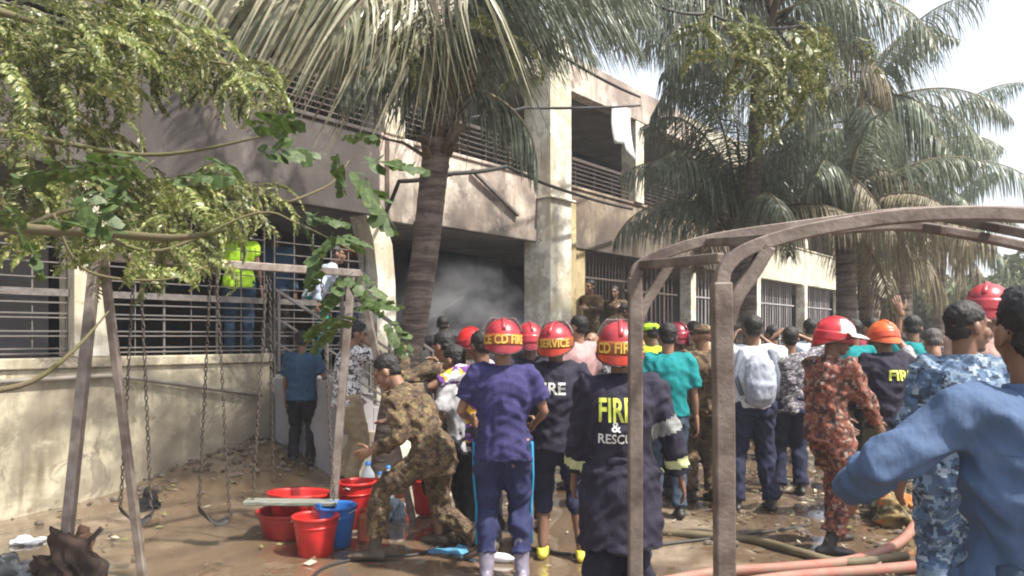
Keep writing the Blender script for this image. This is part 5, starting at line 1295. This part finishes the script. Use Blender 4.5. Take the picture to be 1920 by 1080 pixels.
crumple('dark_bag', 'black bag slumped at the right of the orange sack', 'bag', 1790, 6.2, (.18, .15, .22), BLACK, 13, wr=.05)
o = MB().bar((WX(60, 4.8), 4.8, .02), (WX(190, 4.9), 4.9, .42), .05, .03).build('charred_board', plain('charred board', (.05, .035, .03), .9, .4)); tag(o, 'charred board poking from the bundle at the swing leg', 'board')
# debris, leaf litter
rr = random.Random(9); mb = MB()
for _ in range(1500):
    r_ = rr.random()
    if r_ < .35: t = rr.gauss(2.8, 1.1); e = abs(rr.gauss(.2, .5)); q = B(t, -e)
    elif r_ < .7: q = Vector((rr.gauss(3.1, .9), rr.gauss(7.0, 1.0), 0))
    else: q = Vector((rr.uniform(-4, 5), rr.uniform(4.5, 10), 0))
    z = gz(q.x, q.y)+.012; s = rr.uniform(.012, .05); a = rr.uniform(0, 6.3); u = Vector((math.cos(a), math.sin(a), rr.uniform(-.3, .3)))*s; w_ = Vector((-math.sin(a), math.cos(a), rr.uniform(-.3, .5)))*s*rr.uniform(.15, .6)
    p = Vector((q.x, q.y, z+.01)); mb.add([p-u, p-w_, p+u, p+w_], [(0, 1, 2, 3)], rr.choice((0, 0, 1, 2)))
o = mb.build('litter', [plain('brown litter', (.13, .09, .05), .9, .5), plain('olive litter', (.16, .17, .05), .8, .4), plain('pale litter', (.42, .38, .30), .8, .4)]); o['label'] = 'dead leaves and scraps scattered over the mud'; o['kind'] = 'stuff'; o['category'] = 'litter'
mb = MB()
for _ in range(280):
    r_ = rr.random(); q = B(rr.gauss(2.7, 1.0), -abs(rr.gauss(.15, .4))) if r_ < .6 else Vector((rr.gauss(3.2, 1.2), rr.gauss(7.4, 1.2), 0))
    s = rr.uniform(.012, .06); mb.ell((q.x, q.y, gz(q.x, q.y)+s*.2), (s, s*rr.uniform(.6, 1), s*rr.uniform(.4, .8)), None, 6, 4)
o = mb.build('rubble', plain('burnt rubble', (.19, .15, .12), .95, .6, 30, 60, .5)); o['label'] = 'small burnt stones and rubble heaped along the wall foot'; o['kind'] = 'stuff'; o['category'] = 'rubble'
# hoses
M_hred = plain('pink red hose', (.30, .10, .075), .7, .35, 9, 60, .4, col2=(.22, .15, .11)); M_hol = plain('olive hose', (.14, .11, .06), .7, .4, 6, 40, .3); M_hblk = plain('black hose', (.03, .028, .028), .6, .3)
def hose(label, pts, r, mat):
    out = smooth([Vector((x, y, gz(x, y)+r+z)) for x, y, z in pts], 10)
    tag(MB().sweep(out, [r]*len(out), 12).build('fire_hose', mat, smooth=True), label, 'fire hose', 'fire hoses on the mud')
def gp(px, py): d = EYE*FPX/(py-HOR); return (WX(px, d), d, 0)
hose('thick pink red fire hose rising toward the blue camouflage man', [gp(1150, 1120), gp(1330, 1085), gp(1480, 1078), gp(1600, 1058), (2.85, 5.9, .03), (3.2, 6.3, .12), (3.5, 6.6, .2), (4.0, 7.2, .05)], .036, M_hred)
hose('red hose nearest the camera at the lower right', [gp(1240, 1130), gp(1450, 1096), gp(1640, 1080), gp(1800, 1065), gp(2000, 1060)], .036, M_hred)
hose('olive brown hose looping between frame and rust camouflage man', [gp(1180, 1000), gp(1320, 1012), gp(1420, 1022), gp(1500, 1048), gp(1580, 1062), gp(1700, 1050)], .032, M_hol)
hose('thin black hose crossing the wet mud behind the frame posts', [gp(960, 1020), gp(1060, 1040), gp(1180, 1030), gp(1300, 1018), gp(1440, 1000), gp(1520, 985)], .012, M_hblk)
hose('thin black hose curling in front of the buckets', [gp(560, 1130), gp(600, 1075), gp(680, 1050), gp(780, 1045), gp(840, 1020), gp(900, 1020)], .01, M_hblk)
# smoke hanging in the burnt ground floor opening
mb = MB(); N = 14; pl = []
for (c_, r_) in (((6.6, .7, 1.85), (1.5, 1.2, 1.1)), ((7.2, .3, 1.6), (.85, 1.1, .8))): mb.ell(c_, r_, None, 20, 12)
SMK = remesh(mb, .06, 4, .05, .3, 3)
m = bpy.data.materials.new('thin smoke'); m.use_nodes = True; nt = m.node_tree; nt.nodes.clear()
out = node(nt, 'ShaderNodeOutputMaterial'); pv = node(nt, 'ShaderNodeVolumePrincipled'); pv.inputs['Color'].default_value = (.85, .85, .9, 1); pv.inputs['Density'].default_value = .7
v = coords(nt, (1, 1, 1.3)); f = ramp(nt, noise(nt, v, 1.6, 5, .65), [(.42, 0), (.68, .75)])
bc = node(nt, 'ShaderNodeTexCoord'); gr_ = node(nt, 'ShaderNodeTexGradient', gradient_type='SPHERICAL'); mp = node(nt, 'ShaderNodeMapping'); mp.inputs['Location'].default_value = (-1.0, -1.0, -1.0); mp.inputs['Scale'].default_value = (2, 2, 2)
nt.links.new(bc.outputs['Generated'], mp.inputs[0]); nt.links.new(mp.outputs[0], gr_.inputs[0])
mm = node(nt, 'ShaderNodeMath', operation='MULTIPLY'); nt.links.new(f, mm.inputs[0]); nt.links.new(ramp(nt, gr_.outputs['Fac'], [(0, 0), (.5, 1)]), mm.inputs[1])
m2 = node(nt, 'ShaderNodeMath', operation='MULTIPLY'); nt.links.new(mm.outputs[0], m2.inputs[0]); m2.inputs[1].default_value = 2.2; nt.links.new(m2.outputs[0], pv.inputs['Density'])
nt.links.new(pv.outputs[0], out.inputs['Volume'])
o = link('smoke', SMK); o.data.materials.append(m); o.location = BO; o.rotation_euler = (0, 0, BA); o['kind'] = 'stuff'; o['label'] = 'thin grey smoke drifting in the burnt opening'; o['category'] = 'smoke'
bpy.data.scenes.remove(TMP)
